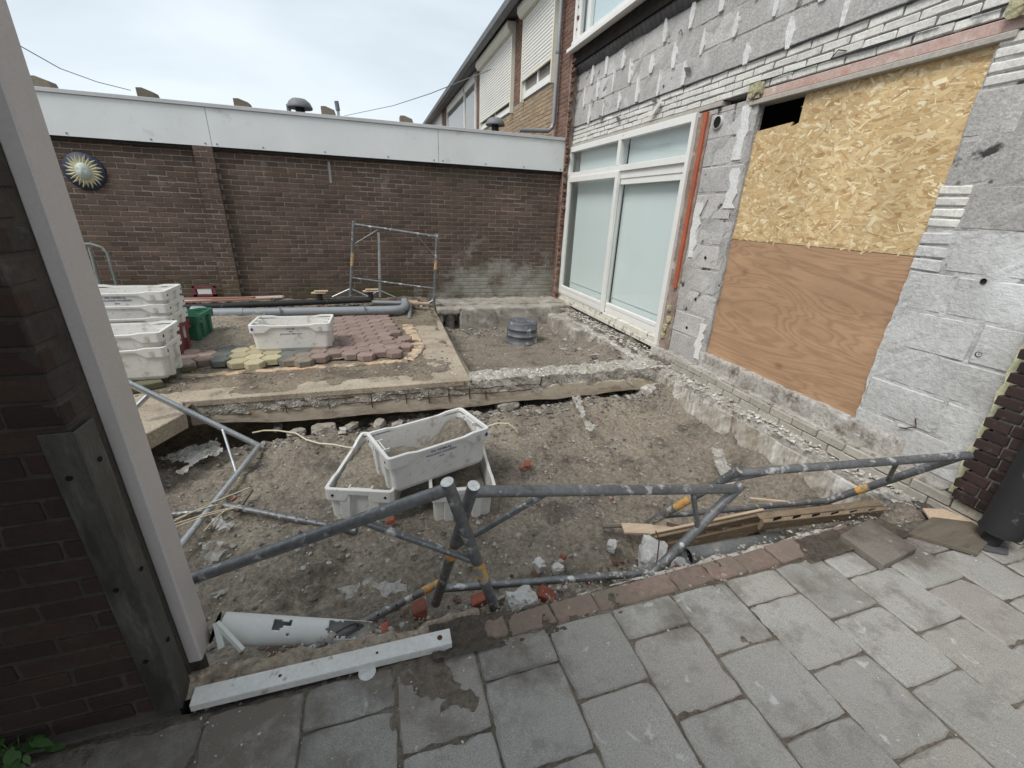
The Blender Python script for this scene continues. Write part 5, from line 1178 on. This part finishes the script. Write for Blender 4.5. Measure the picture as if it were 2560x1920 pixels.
# mossy bricks under the crates
for i, (x, y, rz, mt) in enumerate(((-1.99, 4.56, .1, 'moss_block'), (-2.02, 4.28, .5, 'moss_block'), (-1.9, 4.70, .3, 'moss_block'), (-2.4, 4.4, 0, 'moss_block'))):
    MAT.setdefault('moss_block', gen('moss_block', (.13, .13, .08), (.17, .15, .11), 5, rough=1, spot=((.09, .11, .04), 4, .5, .1)))
    m = MB(); m.box(-.13, .13, -.07, .07, 0, .062); o = m.build('mossy_block', mt, bevel=.008); o.location = (x, y, .008); o.rotation_euler = (0, 0, rz)
    tag(o, ('mossy block under the right end of the two front crates', 'mossy block lying nearest the white post below the front crates', 'mossy block between the front crates and the pink paver', 'mossy block hidden deep under the two front crates')[i], 'block', 'mossy blocks under the crates')

# pipes, planks and rubbish along the back of the patio
pv_ = thing('grey_sewer_pipe', 'long grey plastic sewer pipe ending in an elbow at the right', 'pipe', (-1, 6.5, .06))
z = .155; a, b = Vector((-2.15, 6.62, z)), Vector((.22, 6.53, z))
m = MB(); m.tube([a, b, Vector((.34, 6.56, z+.004)), Vector((.40, 6.63, z+.02)), Vector((.42, 6.72, z+.04)), Vector((.42, 6.86, z+.06))], .062, 20); m.build('pipe', 'pvc', pv_)
m = MB(); m.tube([Vector((-2.36, 6.66, z+.02)), Vector((-2.25, 6.64, z+.02)), Vector((-2.15, 6.62, z)), Vector((-1.75, 6.605, z))], [.078, .078, .068, .068], 20); m.build('socket', 'pvc', pv_)
for x in (-1.28, -.17): m = MB(); y = 6.62-(x+2.15)/2.37*.09; m.tube([(x-.012, y, z), (x+.012, y, z)], .067, 20); m.box(x-.008, x+.008, y-.075, y-.06, z+.01, z+.08); m.build('clip', 'zinc', pv_)
bk = thing('black_soil_pipe', 'long thin black pipe with two short capped branches standing up, behind the grey sewer pipe', 'pipe', (-1, 6.9, .1))
a, b = Vector((-3.0, 6.78, .20)), Vector((-.08, 6.98, .225))
m = MB(); m.tube([a, b], .042, 16); m.build('pipe', 'black_pipe', bk)
for x in (-.80, -.08): p = lerp(a, b, (x-a.x)/(b.x-a.x)); m = MB(); m.tube([p, p+Vector((0, 0, .13))], .036, 14); m.build('branch', 'black_pipe', bk); m = MB(); m.box(p.x-.11, p.x+.09, p.y-.05, p.y+.05, p.z+.13, p.z+.142); m.box(p.x-.07, p.x+.12, p.y-.04, p.y+.03, p.z+.158, p.z+.168); m.box(p.x-.02, p.x+.02, p.y-.02, p.y+.02, p.z+.142, p.z+.158); m.build('cap', 'pale_wood', bk)
m = MB(); m.tube([(-.06, 6.90, .20), (.40, 6.90, .18)], .036, 14); solo(m, 'drain_pipe_piece', 'zinc', 'short bright grey pipe piece between the black pipe and the orange socket', 'pipe')
m = MB(); m.tube([(.42, 6.9, .18), (.62, 6.9, .17), (.64, 6.9, .165), (.80, 6.9, .16)], [.048, .045, .030, .026], 14); solo(m, 'orange_socket', 'kerb_orange', 'orange plastic pipe socket at the right end of the pipes', 'pipe')
m = MB(); m.tube([atZ(886, 660, .16), atZ(884, 690, .03)], .03, 14); solo(m, 'grey_offcut', 'zinc', 'short grey tube offcut lying on the slab beside the pipe elbow', 'pipe')
m = MB(); m.tube([(-.6, 7.02, .12), (.1, 6.95, .10)], .02, 8); m.tube([(-.5, 6.86, .11), (.2, 6.8, .09)], .016, 8); solo(m, 'loose_tubes', 'black_pipe', 'two thin dark tubes lying on the ground under the black pipe', 'tubes')
for i, (x0, y0, x1, y1, w, mt, lb) in enumerate(((-2.75, 7.30, -1.40, 7.40, .05, 'pale_wood', 'splintered pale plank lying farthest back beside the garage wall'), (-2.70, 7.14, -1.38, 7.30, .05, 'crate_white', 'white painted plank lying among the splintered planks'), (-2.75, 7.02, -1.50, 7.12, .06, 'pink_wood', 'reddish plank lying nearest the black pipe'), (-2.7, 7.2, -1.75, 7.2, .07, 'pink_wood', 'pinkish plank half hidden between the white and the pale plank'))):
    a, b = Vector((x0, y0, .2+.012*i)), Vector((x1, y1, .215+.008*i)); d = (b-a).normalized(); s = Vector((-d.y, d.x, 0))*w/2
    m = MB(); m.add([a-s, b-s*.8, b+s*.6+d*.03, a+s, a-s+Vector((0, 0, .022)), b-s*.8+Vector((0, 0, .022)), b+s*.6+d*.03+Vector((0, 0, .022)), a+s+Vector((0, 0, .022))], [(0, 1, 2, 3), (4, 7, 6, 5), (0, 4, 5, 1), (1, 5, 6, 2), (2, 6, 7, 3), (3, 7, 4, 0)])
    solo(m, 'plank', mt, lb, 'plank', group='planks beside the garage wall')
rt = thing('red_tray', 'small red plastic tray frame leaning against the garage wall above the planks', 'tray', (-2.44, 7.5, .2))
m = MB(); m.box(-2.60, -2.30, 7.50, 7.53, .22, .25); m.box(-2.60, -2.30, 7.50, 7.53, .35, .37); m.prism([(-2.60, .22), (-2.55, .22), (-2.57, .37), (-2.60, .37)], 1, 7.5, 7.53); m.prism([(-2.35, .22), (-2.30, .22), (-2.30, .37), (-2.33, .37)], 1, 7.5, 7.53); m.build('frame', 'crate_red', rt)
m = MB(); m.box(-2.54, -2.36, 7.51, 7.52, .255, .33); m.build('insert', 'crate_white', rt)

# bucket upside down in the back pit
bz = -.30; bc = (2.13, 6.12, bz)
bu = thing('mortar_bucket', 'black ribbed mortar tub standing upside down in the far pit, splashed with dried mortar', 'bucket', bc)
BS = Matrix.Scale(1.13, 3)
m = MB(); m.lathe([(.222, .0), (.224, .010), (.210, .016), (.208, .10), (.213, .102), (.212, .112), (.206, .114), (.204, .19), (.209, .192), (.208, .202), (.202, .204), (.199, .275), (.192, .292), (.18, .297)], (0, 0, 0), 40, BS); m.build('wall', 'bucket', bu, local=True)
m = MB(); m.lathe([(.18, .297), (.165, .290), (.16, .286), (.06, .286), (.05, .290), (.001, .290)], (0, 0, 0), 40, BS); m.build('base', 'bucket', bu, local=True)

# ================================================================== rubbish in the dig
# white tube with a hole
tb = thing('white_drain_tube', 'white plastic drain tube with a torn hole, lying at the foot of the white post', 'drain tube', (-.45, 1.6, -.2))
a, b = atD(478, 1356, 1.66), atD(800, 1374, 1.84); d = (b-a).normalized(); s1 = d.orthogonal().normalized(); s2 = d.cross(s1); rr_ = .056; V = []; F = []; ns, nr_ = 60, 40; L_ = (b-a).length
for i in range(ns+1):
    for t_ in range(nr_):
        an_ = 2*math.pi*t_/nr_; q = (s1*math.cos(an_)+s2*math.sin(an_)); V.append(tuple(a+d*(L_*i/ns)+q*rr_))
for i in range(ns):
    for t_ in range(nr_):
        c = Vector(V[i*nr_+t_])-(a+d*(L_*i/ns)); up_ = c.normalized().dot((CAMP-a).normalized()); h_ = c.normalized().z; x_ = i/ns
        w1 = float(fbm(np.array([i*.4]), np.array([t_*.4]), 3, 5)[0])
        if .30 < x_ < .42 and abs(up_-.80) < .13+w1*.12 and h_ > .62: continue
        if x_ > .66 and h_ > .86-(x_-.66)*1.3+w1*.3: continue
        F.append((i*nr_+t_, i*nr_+(t_+1) % nr_, (i+1)*nr_+(t_+1) % nr_, (i+1)*nr_+t_))
o = np_mesh('tube', V, F, 'tube_white', tb, smooth=True); o.modifiers.new('s', 'SOLIDIFY').thickness = .004
m = MB(); m.tube([a-d*.02, a-d*.019], .055, 20); m.build('inside', 'void', tb)
t = thing('plastic_bracket', 'bent white plastic bracket in front of the left end of the drain tube', 'bracket', tuple(atZ(480, 1400, -.02)))
for p in ((atD(466, 1345, 1.58), atD(478, 1400, 1.56)), (atD(468, 1345, 1.58), atD(524, 1404, 1.58))):
    m = MB(); m.tube([p[0], p[1]], .011, 5, smooth=False); m.build('arm', 'tube_white', t)
# white metal beam along the paving edge
m = MB(); a, b = Vector((-.70, 1.20, 0)), Vector((.178, 1.185, 0)); s = Vector((0, .030, 0))
m.add([a-s, b-s, b+s, a+s, a-s+Vector((0, 0, .030)), b-s+Vector((0, 0, .036)), b+s+Vector((0, 0, .044)), a+s+Vector((0, 0, .038))], [(0, 1, 2, 3), (4, 7, 6, 5), (0, 4, 5, 1), (1, 5, 6, 2), (2, 6, 7, 3), (3, 7, 4, 0)])
wb = thing('white_threshold', 'long white mortar spotted threshold bar lying along the paving edge beside the post', 'threshold', (-.26, 1.19, 0)); m.build('bar', 'white_beam', wb, bevel=.002)
m = MB(); m.tube([(.135, 1.187, .034), (.135, 1.187, .0415)], .010, 14); m.build('screw_hole', 'rust', wb)
m = MB(); m.tube([(-.43, 1.196, .03), (-.43, 1.196, .0365)], .006, 10); m.tube([(-.1, 1.19, .03), (-.1, 1.19, .039)], .005, 10); m.build('screw_hole', 'rust', wb)
m = MB(); m.lathe([(.001, .002), (.026, .002), (.031, 0)], tuple(atZ(793, 1452, .002)), 20); solo(m, 'clear_disc', 'smear', 'round greyish plastic disc on the paving in front of the white threshold bar', 'disc')
# polythene sheets
def sheet(pts, z, label, seed, curl=.05, res=.018):
    c = [atZ(u, v, z) for u, v in pts]; xs = [p.x for p in c]; ys = [p.y for p in c]; P = [(p.x, p.y) for p in c]
    def inside(x, y):
        r_ = False; j = len(P)-1
        for i in range(len(P)):
            if (P[i][1] > y) != (P[j][1] > y) and x < (P[j][0]-P[i][0])*(y-P[i][1])/(P[j][1]-P[i][1])+P[i][0]: r_ = not r_
            j = i
        return r_
    nx = max(3, int((max(xs)-min(xs))/res)); ny = max(3, int((max(ys)-min(ys))/res)); X, Y = np.meshgrid(np.linspace(min(xs), max(xs), nx), np.linspace(min(ys), max(ys), ny))
    rid = np.abs(fbm(X*7, Y*7, 4, seed, .6)); Z = z+.01+curl*rid*1.3+curl*np.abs(fbm(X*19, Y*16, 3, seed+3))*.8
    jx = fbm(X*23, Y*23, 3, seed+9)*.02; V = np.stack([X+jx, Y+jx[::-1]*.6, Z], -1).reshape(-1, 3); i = np.arange(ny-1)[:, None]*nx+np.arange(nx-1)[None, :]; F = np.stack([i, i+1, i+1+nx, i+nx], -1).reshape(-1, 4)
    cc = V[F].mean(1); F = F[[inside(q[0], q[1]) for q in cc]]
    if not len(F): return
    c0 = V.mean(0); c0[2] = z; o = np_mesh('plastic_sheet', V-c0, F, 'poly'); o.location = c0; tag(o, label, 'plastic sheet', 'scraps of plastic sheet'); return o
sheet([(350, 995), (470, 957), (488, 985), (455, 1000), (430, 1003), (400, 1040), (378, 1030), (415, 1010), (380, 1005)], -.36, 'largest torn sheet of clear plastic on the soil below the slab corner', 1, .05)
sheet([(435, 1180), (485, 1178), (485, 1210), (455, 1235), (440, 1210)], -.37, 'crumpled plastic scrap beside the white post at mid height', 2, .07)
sheet([(455, 1125), (510, 1140), (500, 1155), (470, 1150)], -.37, 'small plastic scrap below the reed sticks', 3, .05)
sheet([(725, 1280), (775, 1270), (770, 1305), (740, 1300)], -.3, 'crumpled plastic scrap in front of the drain tube', 4, .07)
sheet([(790, 1285), (870, 1265), (878, 1290), (840, 1305), (810, 1295)], -.27, 'crumpled plastic scrap beside the perforated rail of the left trestle', 5, .08)
sheet([(1230, 852), (1252, 850), (1262, 905), (1290, 930), (1268, 935), (1245, 890)], -.33, 'thin plastic strip hanging below the middle of the long beam', 6, .06)
sheet([(1535, 970), (1560, 975), (1575, 1015), (1590, 1060), (1560, 1050), (1545, 1010)], -.36, 'grey plastic smear on the soil near the right trestle', 7, .03)
# lumps of concrete, broken bricks
for i, (u, v, z, s, lb) in enumerate(((1128, 1302, -.10, .13, 'white mottled concrete lump beside the foot of the left trestle'), (1410, 1200, -.22, .18, 'largest white concrete lump near the pallet pieces'), (1470, 1222, -.17, .08, 'small grey concrete lump at the foot of the middle trestle'), (1205, 1228, -.28, .06, 'pale upright stone near the bottom rail of the middle trestle'), (1322, 1178, -.3, .07, 'small whitish stone standing alone on the soil'), (1165, 1220, -.28, .07, 'flat pale stone left of the upright one'))):
    p = atZ(u, v, z); lump('concrete_lump', p, (s*1.15, s*.9, s*.8), 'lump', lb, 'concrete lump', 60+i, i, 'concrete lumps in the dig', sub=3, amp=.32)
m = MB(); m.tube([atZ(1418, 1222, -.14), atZ(1421, 1180, -.14)+Vector((0, 0, .05)), atZ(1412, 1168, -.14)+Vector((0, 0, .07))], .004, 6); solo(m, 'rebar_hook', 'rust', 'bent black wire sticking up from the largest white concrete lump', 'wire')
bits = ((1140, 1005, -.36, .075, 'brick red fragment alone on the soil right of the lettered crate'), (1127, 1012, -.37, .05, 'small brick red crumb touching the lone fragment'), (905, 1322, -.2, .10, 'large brick red fragment beside the foot of the middle trestle'), (1180, 1290, -.15, .10, 'brick red fragment behind the white mottled lump'), (1195, 1310, -.13, .06, 'small brick red chip behind the white mottled lump'),
        (1038, 1300, -.16, .09, 'brick red fragment between the two crossing legs'), (1030, 1340, -.1, .09, 'brick red fragment at the end of the brick edge strip'), (1005, 1350, -.1, .06, 'brick red chip by the corner of the white threshold'), (1300, 1270, -.18, .07, 'brick red fragment lying under the middle bottom rail'), (1275, 1262, -.18, .05, 'dull red chip under the middle bottom rail'),
        (1216, 1205, -.3, .045, 'round brick red pebble in front of the middle rail'), (845, 1127, -.35, .07, 'brick red fragment under the left trestle rail by the crates'), (832, 1365, -.1, .07, 'brick red shard standing behind the white threshold bar'), (1190, 955, -.37, .03, 'tiny red chip far from the crates near the pit middle'), (1322, 1080, -.37, .035, 'tiny red chip near the right trestle'), (1365, 740, -.2, .05, 'red chip in the far pit near the bucket'), (505, 1080, -.36, .04, 'rusty red chip beside the reed sticks'), (1292, 905, -.36, .035, 'small red chip under the right half of the beam'), (1460, 1230, -.17, .05, 'red chip at the foot of the pale lump near the pallet'))
for i, (u, v, z, s, lb) in enumerate(bits):
    p = atZ(u, v, z); rr2 = random.Random(i); m = MB(); a_, b_, c_ = s*.5, s*.32, s*.24
    vs = [(x*a_*rr2.uniform(.7, 1.1), y*b_*rr2.uniform(.7, 1.15), z_*c_*rr2.uniform(.8, 1.1)) for x in (-1, 1) for y in (-1, 1) for z_ in (-1, 1)]
    m.add(vs, [(0, 1, 3, 2), (4, 6, 7, 5), (0, 4, 5, 1), (2, 3, 7, 6), (0, 2, 6, 4), (1, 5, 7, 3)]); o = m.build('brick_fragment', 'brick_bit', bevel=.004); o.location = p+Vector((0, 0, c_*.6)); o.rotation_euler = (rr2.uniform(-.3, .3), rr2.uniform(-.3, .3), rr2.uniform(0, 3)); tag(o, lb, 'brick fragment', 'brick fragments in the dig')
# gravel, crumbs, leaves: nobody could count them
def scatter(name, n, box, hfn, sz, mat, seed, dens=None, flat=.6, label=None, cat=None, off=0):
    rs = np.random.RandomState(seed); x = rs.uniform(box[0], box[1], n*3); y = rs.uniform(box[2], box[3], n*3)
    if dens is not None: k_ = rs.uniform(0, 1, n*3) < dens(x, y); x, y = x[k_][:n], y[k_][:n]
    else: x, y = x[:n], y[:n]
    s = sz[0]*(sz[1]/sz[0])**(rs.uniform(0, 1, len(x))**2.2); z = hfn(x, y)+s*.15+off
    o = stones(name, np.stack([x, y, z], -1), s, mat, None, seed, flat); tag(o, label or name.replace('_', ' '), cat or 'gravel', kind='stuff')
dn = lambda x, y: .25+.75*sstep(.0, .35, fbm(x*1.7, y*1.7, 4, 140))+sstep(3.4, 3.8, y)*.5+sstep(1.7, 1.45, y)*.6+sstep(-.2, -1.2, x)*.3
scatter('gravel', 7000, (-2.6, 3.1, 1.4, 3.95), h_front, (.003, .022), 'stone', 11, dn, label='brown grey crumbs and gravel spread over the dug soil')
scatter('pale_gravel', 2300, (-2.6, 3.1, 1.4, 3.95), h_front, (.002, .011), 'pale_stone', 12, dn, label='tiny pale stones and mortar crumbs over the dug soil')
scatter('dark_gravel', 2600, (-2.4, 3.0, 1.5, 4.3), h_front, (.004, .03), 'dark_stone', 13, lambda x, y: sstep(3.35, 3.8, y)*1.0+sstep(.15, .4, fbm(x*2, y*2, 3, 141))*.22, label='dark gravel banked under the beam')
scatter('beam_rubble', 420, (-1.4, 3.0, 3.72, 4.1), h_front, (.015, .055), 'stone', 14, label='loose rubble lying under the long beam')
scatter('pit_gravel', 2600, (.95, 3.2, 4.2, 6.85), h_pit, (.003, .02), 'stone', 15, lambda x, y: .35+sstep(6.2, 6.7, y)+sstep(2.3, 2.8, x), label='gravel and crumbs in the far pit')
scatter('pit_rubble', 500, (.95, 3.2, 4.2, 6.85), h_pit, (.01, .05), 'stone', 16, lambda x, y: sstep(6.3, 6.6, y)*.8+sstep(2.3, 2.9, x)*.9, label='broken rubble at the edges of the far pit')
scatter('patio_crumbs', 5200, (-3.0, .85, 3.98, 6.9), lambda x, y: np.where((y > 4.86) & (x < .26), np.maximum(h_patio(x, y), pav_dirt(x, y)), h_patio(x, y)), (.003, .02), 'stone', 17, lambda x, y: .2+sstep(-.05, .3, fbm(x*2, y*2, 3, 142)), label='crumbs and grit strewn over the slab')
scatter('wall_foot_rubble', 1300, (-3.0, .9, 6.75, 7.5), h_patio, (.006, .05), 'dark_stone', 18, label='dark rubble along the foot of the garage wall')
scatter('ledge_crumbs', 2600, (3.08, 3.32, 1.2, 7.3), lambda x, y: np.where(y < 4.2, -.035, .02)+fbm(x*12, y*12, 4, 25)*.02, (.004, .026), 'pale_stone', 19, label='crumbled mortar on the ledge along the house')
scatter('edge_grit', 2600, (-.7, 3.2, 1.1, 1.36), lambda x, y: -.018+0*x, (.002, .014), 'stone', 20, label='grit along the edge of the paving')
scatter('tile_grit', 700, (-.8, 3.2, .0, 1.14), lambda x, y: .001+0*x, (.0012, .006), 'pale_stone', 21, lambda x, y: .15+sstep(.6, 1.1, y), label='fine grit scattered over the paving tiles')
scatter('beam_chips', 1500, (-1.5, 3.1, 3.94, 4.2), lambda x, y: np.where(x < .86, -.03, -.035)+fbm(x*11, y*11, 3, 4)*.03, (.006, .024), 'pale_stone', 22, label='loose concrete chips on the broken top of the beam')
scatter('dead_leaves', 260, (-.7, 1.7, 1.36, 1.75), h_front, (.01, .028), 'dead_leaf', 23, flat=.12, label='brown leaf litter along the edge of the dig', cat='leaf litter', off=.008)
scatter('moss_tufts', 60, (-1.2, 2.9, 1.3, 3.6), h_front, (.008, .022), 'moss', 24, flat=.4, label='little tufts of moss on the soil', cat='moss')
# loose slabs of rubble under the beam
for i, (u, v, s) in enumerate(((700, 925, .16), (640, 935, .12), (760, 920, .1), (820, 915, .12), (600, 922, .1), (742, 928, .07))):
    p = atZ(u, v, -.37); lump('rubble_stone', p, (s*1.4, s*.8, s*.5), 'form_grey' if i != 5 else 'lump', ('long flat rubble stone under the left half of the beam', 'angular rubble stone left of the flat one under the beam', 'rubble stone right of the pale pebble under the beam', 'rubble stone behind the left corner of the lettered crate', 'rubble stone in the shade beside the yellow cable', 'smooth pale pebble under the left half of the beam')[i], 'stone', 80+i, i*.4, 'rubble stones under the beam', sub=3, amp=.35)
# cable
cp = [(545, 935), (570, 930), (600, 930), (640, 936), (662, 950), (690, 958), (720, 960), (748, 966), (775, 968)]
m = MB(); m.tube([atZ(u, v, -.33+(.0 if 1 else 0)) for u, v in cp], .0075, 8); solo(m, 'cable', 'cable', 'yellowish white cable snaking from under the slab towards the sand crate', 'cable')
m = MB(); m.tube([atZ(1050, 922, -.30), atZ(1075, 914, -.27), atZ(1098, 915, -.27), atZ(1112, 925, -.31), atZ(1118, 935, -.36)], .0075, 8); solo(m, 'cable_loop', 'cable', 'grey cable arching out of the soil right of the lettered crate', 'cable')
# reed sticks and splinters
for i, (a, b) in enumerate((((372, 1128), (540, 1053)), ((375, 1140), (505, 1098)), ((378, 1122), (470, 1090)), ((440, 1148), (490, 1100)), ((375, 1133), (520, 1092)))):
    m = MB(); m.tube([atZ(*a, -.33), lerp(atZ(*a, -.33), atZ(*b, -.31), .5)+Vector((0, 0, .012)), atZ(*b, -.31)], .0045, 5); solo(m, 'reed_stick', 'straw', ('longest pale reed stick laid over the tipped trestle', 'reed stick lying lowest of the bundle', 'short reed stick at the top of the bundle', 'thin reed bent down towards the post', 'reed stick through the middle of the bundle')[i], 'reed stick', group='reed sticks over the tipped trestle')
m = MB(); a, b = atZ(512, 1105, -.35), atZ(545, 1058, -.33); m.tube([a, b], .012, 4, smooth=False); solo(m, 'splintered_slat', 'wet_wood', 'dark splintered slat lying beside the reed sticks', 'slat')
# pallet pieces
pa = thing('broken_pallet', 'broken slatted pallet side lying across the dig edge under the right trestle', 'pallet', tuple(atZ(1650, 1150, -.2)))
def plank(name, p, q, w, h, mat, parent, side=None):
    d = (q-p).normalized(); s = (side or Vector((0, 1, 0))); s = (s-d*s.dot(d)).normalized(); u_ = s.cross(d)*-1
    m = MB(); c = [s*w/2+u_*h/2, s*w/2-u_*h/2, -s*w/2-u_*h/2, -s*w/2+u_*h/2]; m.add([p+x for x in c]+[q+x for x in c], [(0, 1, 2, 3), (4, 7, 6, 5), (0, 4, 5, 1), (1, 5, 6, 2), (2, 6, 7, 3), (3, 7, 4, 0)])
    return m.build(name, mat, parent, bevel=.003)
A0, A1 = atZ(1412, 1165, -.20), atZ(1660, 1112, -.17); B0, B1 = atZ(1645, 1128, -.06), atZ(1905, 1106, -.04)
sdv = Vector((0, .2, .35))
plank('top_board', A0, A1, .018, .05, 'pallet_wood', pa, Vector((0, 1, .2))); plank('top_board', A0+Vector((.0, .045, -.004)), A1+Vector((0, .045, -.004)), .018, .04, 'pale_wood', pa, Vector((0, 1, .2)))
plank('stringer', A0+Vector((.03, -.0, -.085)), A1+Vector((.0, 0, -.085)), .022, .07, 'pallet_wood', pa, Vector((0, 1, 0)))
for i in range(6): p = lerp(A0, A1, .06+.17*i)+Vector((0, .02, -.055)); m = MB(); m.box(p.x-.022, p.x+.022, p.y-.02, p.y+.06, p.z-.05, p.z+.03); m.build('slat', 'pallet_wood', pa, bevel=.003)
plank('stringer', B0+Vector((0, -.0, -.02)), B1, .024, .085, 'pallet_wood', pa, Vector((0, 1, .3))); plank('top_board', B0+Vector((0, .03, .018)), B1+Vector((0, .03, .05)), .05, .012, 'pallet_wood', pa, Vector((0, 1, 0)))
for i in range(6): p = lerp(B0, B1, .10+.155*i)+Vector((0, -.012, .03)); m = MB(); m.box(p.x-.028, p.x+.028, p.y-.004, p.y+.0, p.z-.012, p.z+.012); m.build('notch', 'void', pa)
t = thing('dark_pipe_stub', 'open ended dark grey pipe lying under the pallet beside the paving edge', 'pipe', tuple(atZ(1550, 1200, -.2)))
a, b = atZ(1485, 1203, -.15), atZ(1680, 1168, -.15); m = MB(); m.tube([a, b], .05, 20, cap=False); o = m.build('pipe', 'pvc_dark', t); o.modifiers.new('s', 'SOLIDIFY').thickness = .005
m = MB(); m.tube([lerp(a, b, .05), lerp(a, b, .052)], .045, 20); m.build('bore', 'void', t)
for i, (p, q, w, mt, lb) in enumerate((((1300, 1140), (1410, 1133), .02, 'wet_wood', 'thin dark lath pointing left from the right trestle foot'), ((1345, 1143), (1500, 1148), .09, 'pale_wood', 'pale flat board lying under the right trestle foot'), ((1440, 1133), (1530, 1152), .02, 'wet_wood', 'short lath crossing the pale flat board'), ((1620, 1078), (1760, 1092), .015, 'pale_wood', 'thin lath lying on the soil in the right corner of the dig'))):
    a, b = atZ(*p, -.31+.015*i), atZ(*q, -.31+.015*i); d = (b-a).normalized(); s = Vector((-d.y, d.x, 0))*w/2; m = MB(); h = Vector((0, 0, .012)); m.add([a-s, b-s, b+s, a+s, a-s+h, b-s+h, b+s+h, a+s+h], [(0, 1, 2, 3), (4, 7, 6, 5), (0, 4, 5, 1), (1, 5, 6, 2), (2, 6, 7, 3), (3, 7, 4, 0)])
    solo(m, 'lath', mt, lb, 'lath', group='laths by the right trestle')
# weed at the lower left
wd = thing('weed', 'small green leafy weed growing at the foot of the dark brick wall, lower left corner', 'weed', tuple(atZ(45, 1640, 0)))
for i in range(34):
    a_ = random.uniform(0, 6.28); r_ = random.uniform(.0, .085); h_ = random.uniform(.012, .07); s_ = random.uniform(.014, .028); c = Vector((math.cos(a_)*r_, math.sin(a_)*r_*.7, h_)); e1 = Vector((math.cos(a_), math.sin(a_), random.uniform(-.3, .5))).normalized(); e2 = e1.cross(Vector((0, 0, 1))).normalized()
    m = MB(); pts = [c+e1*s_*u+e2*s_*w*.55-Vector((0, 0, u*u*s_*.3)) for u, w in ((0, 0), (.4, .8), (1.0, .9), (1.5, .35), (1.9, 0), (1.5, -.35), (1.0, -.9), (.4, -.8))]; mid = c+e1*s_*.95-Vector((0, 0, s_*.18))
    m.add(pts+[mid], [(i_, (i_+1) % 8, 8) for i_ in range(8)], True); m.tube([Vector((0, 0, 0)), c*.6, c], .0015, 4); m.build('leaf', 'leaf', wd, local=True)
# overhead wires
m = MB(); pts = [atY(5, 75, 14), atY(36, 95, 15), atY(130, 148, 17), atY(210, 177, 19), atY(282, 195, 21)]; m.tube(pts, .012, 6); solo(m, 'overhead_wire', 'gutter', 'thin overhead wire sloping down behind the garage at the upper left', 'wire')
m = MB(); pts = [atY(745, 250, 24), atY(850, 228, 18), atY(930, 202, 14), atX(1010, 170, 2.8), atX(1060, 150, 2.8)]; m.tube(pts, .010, 6); solo(m, 'overhead_wire', 'gutter', 'thin overhead wire rising from the garage roof to the long gutter', 'wire')
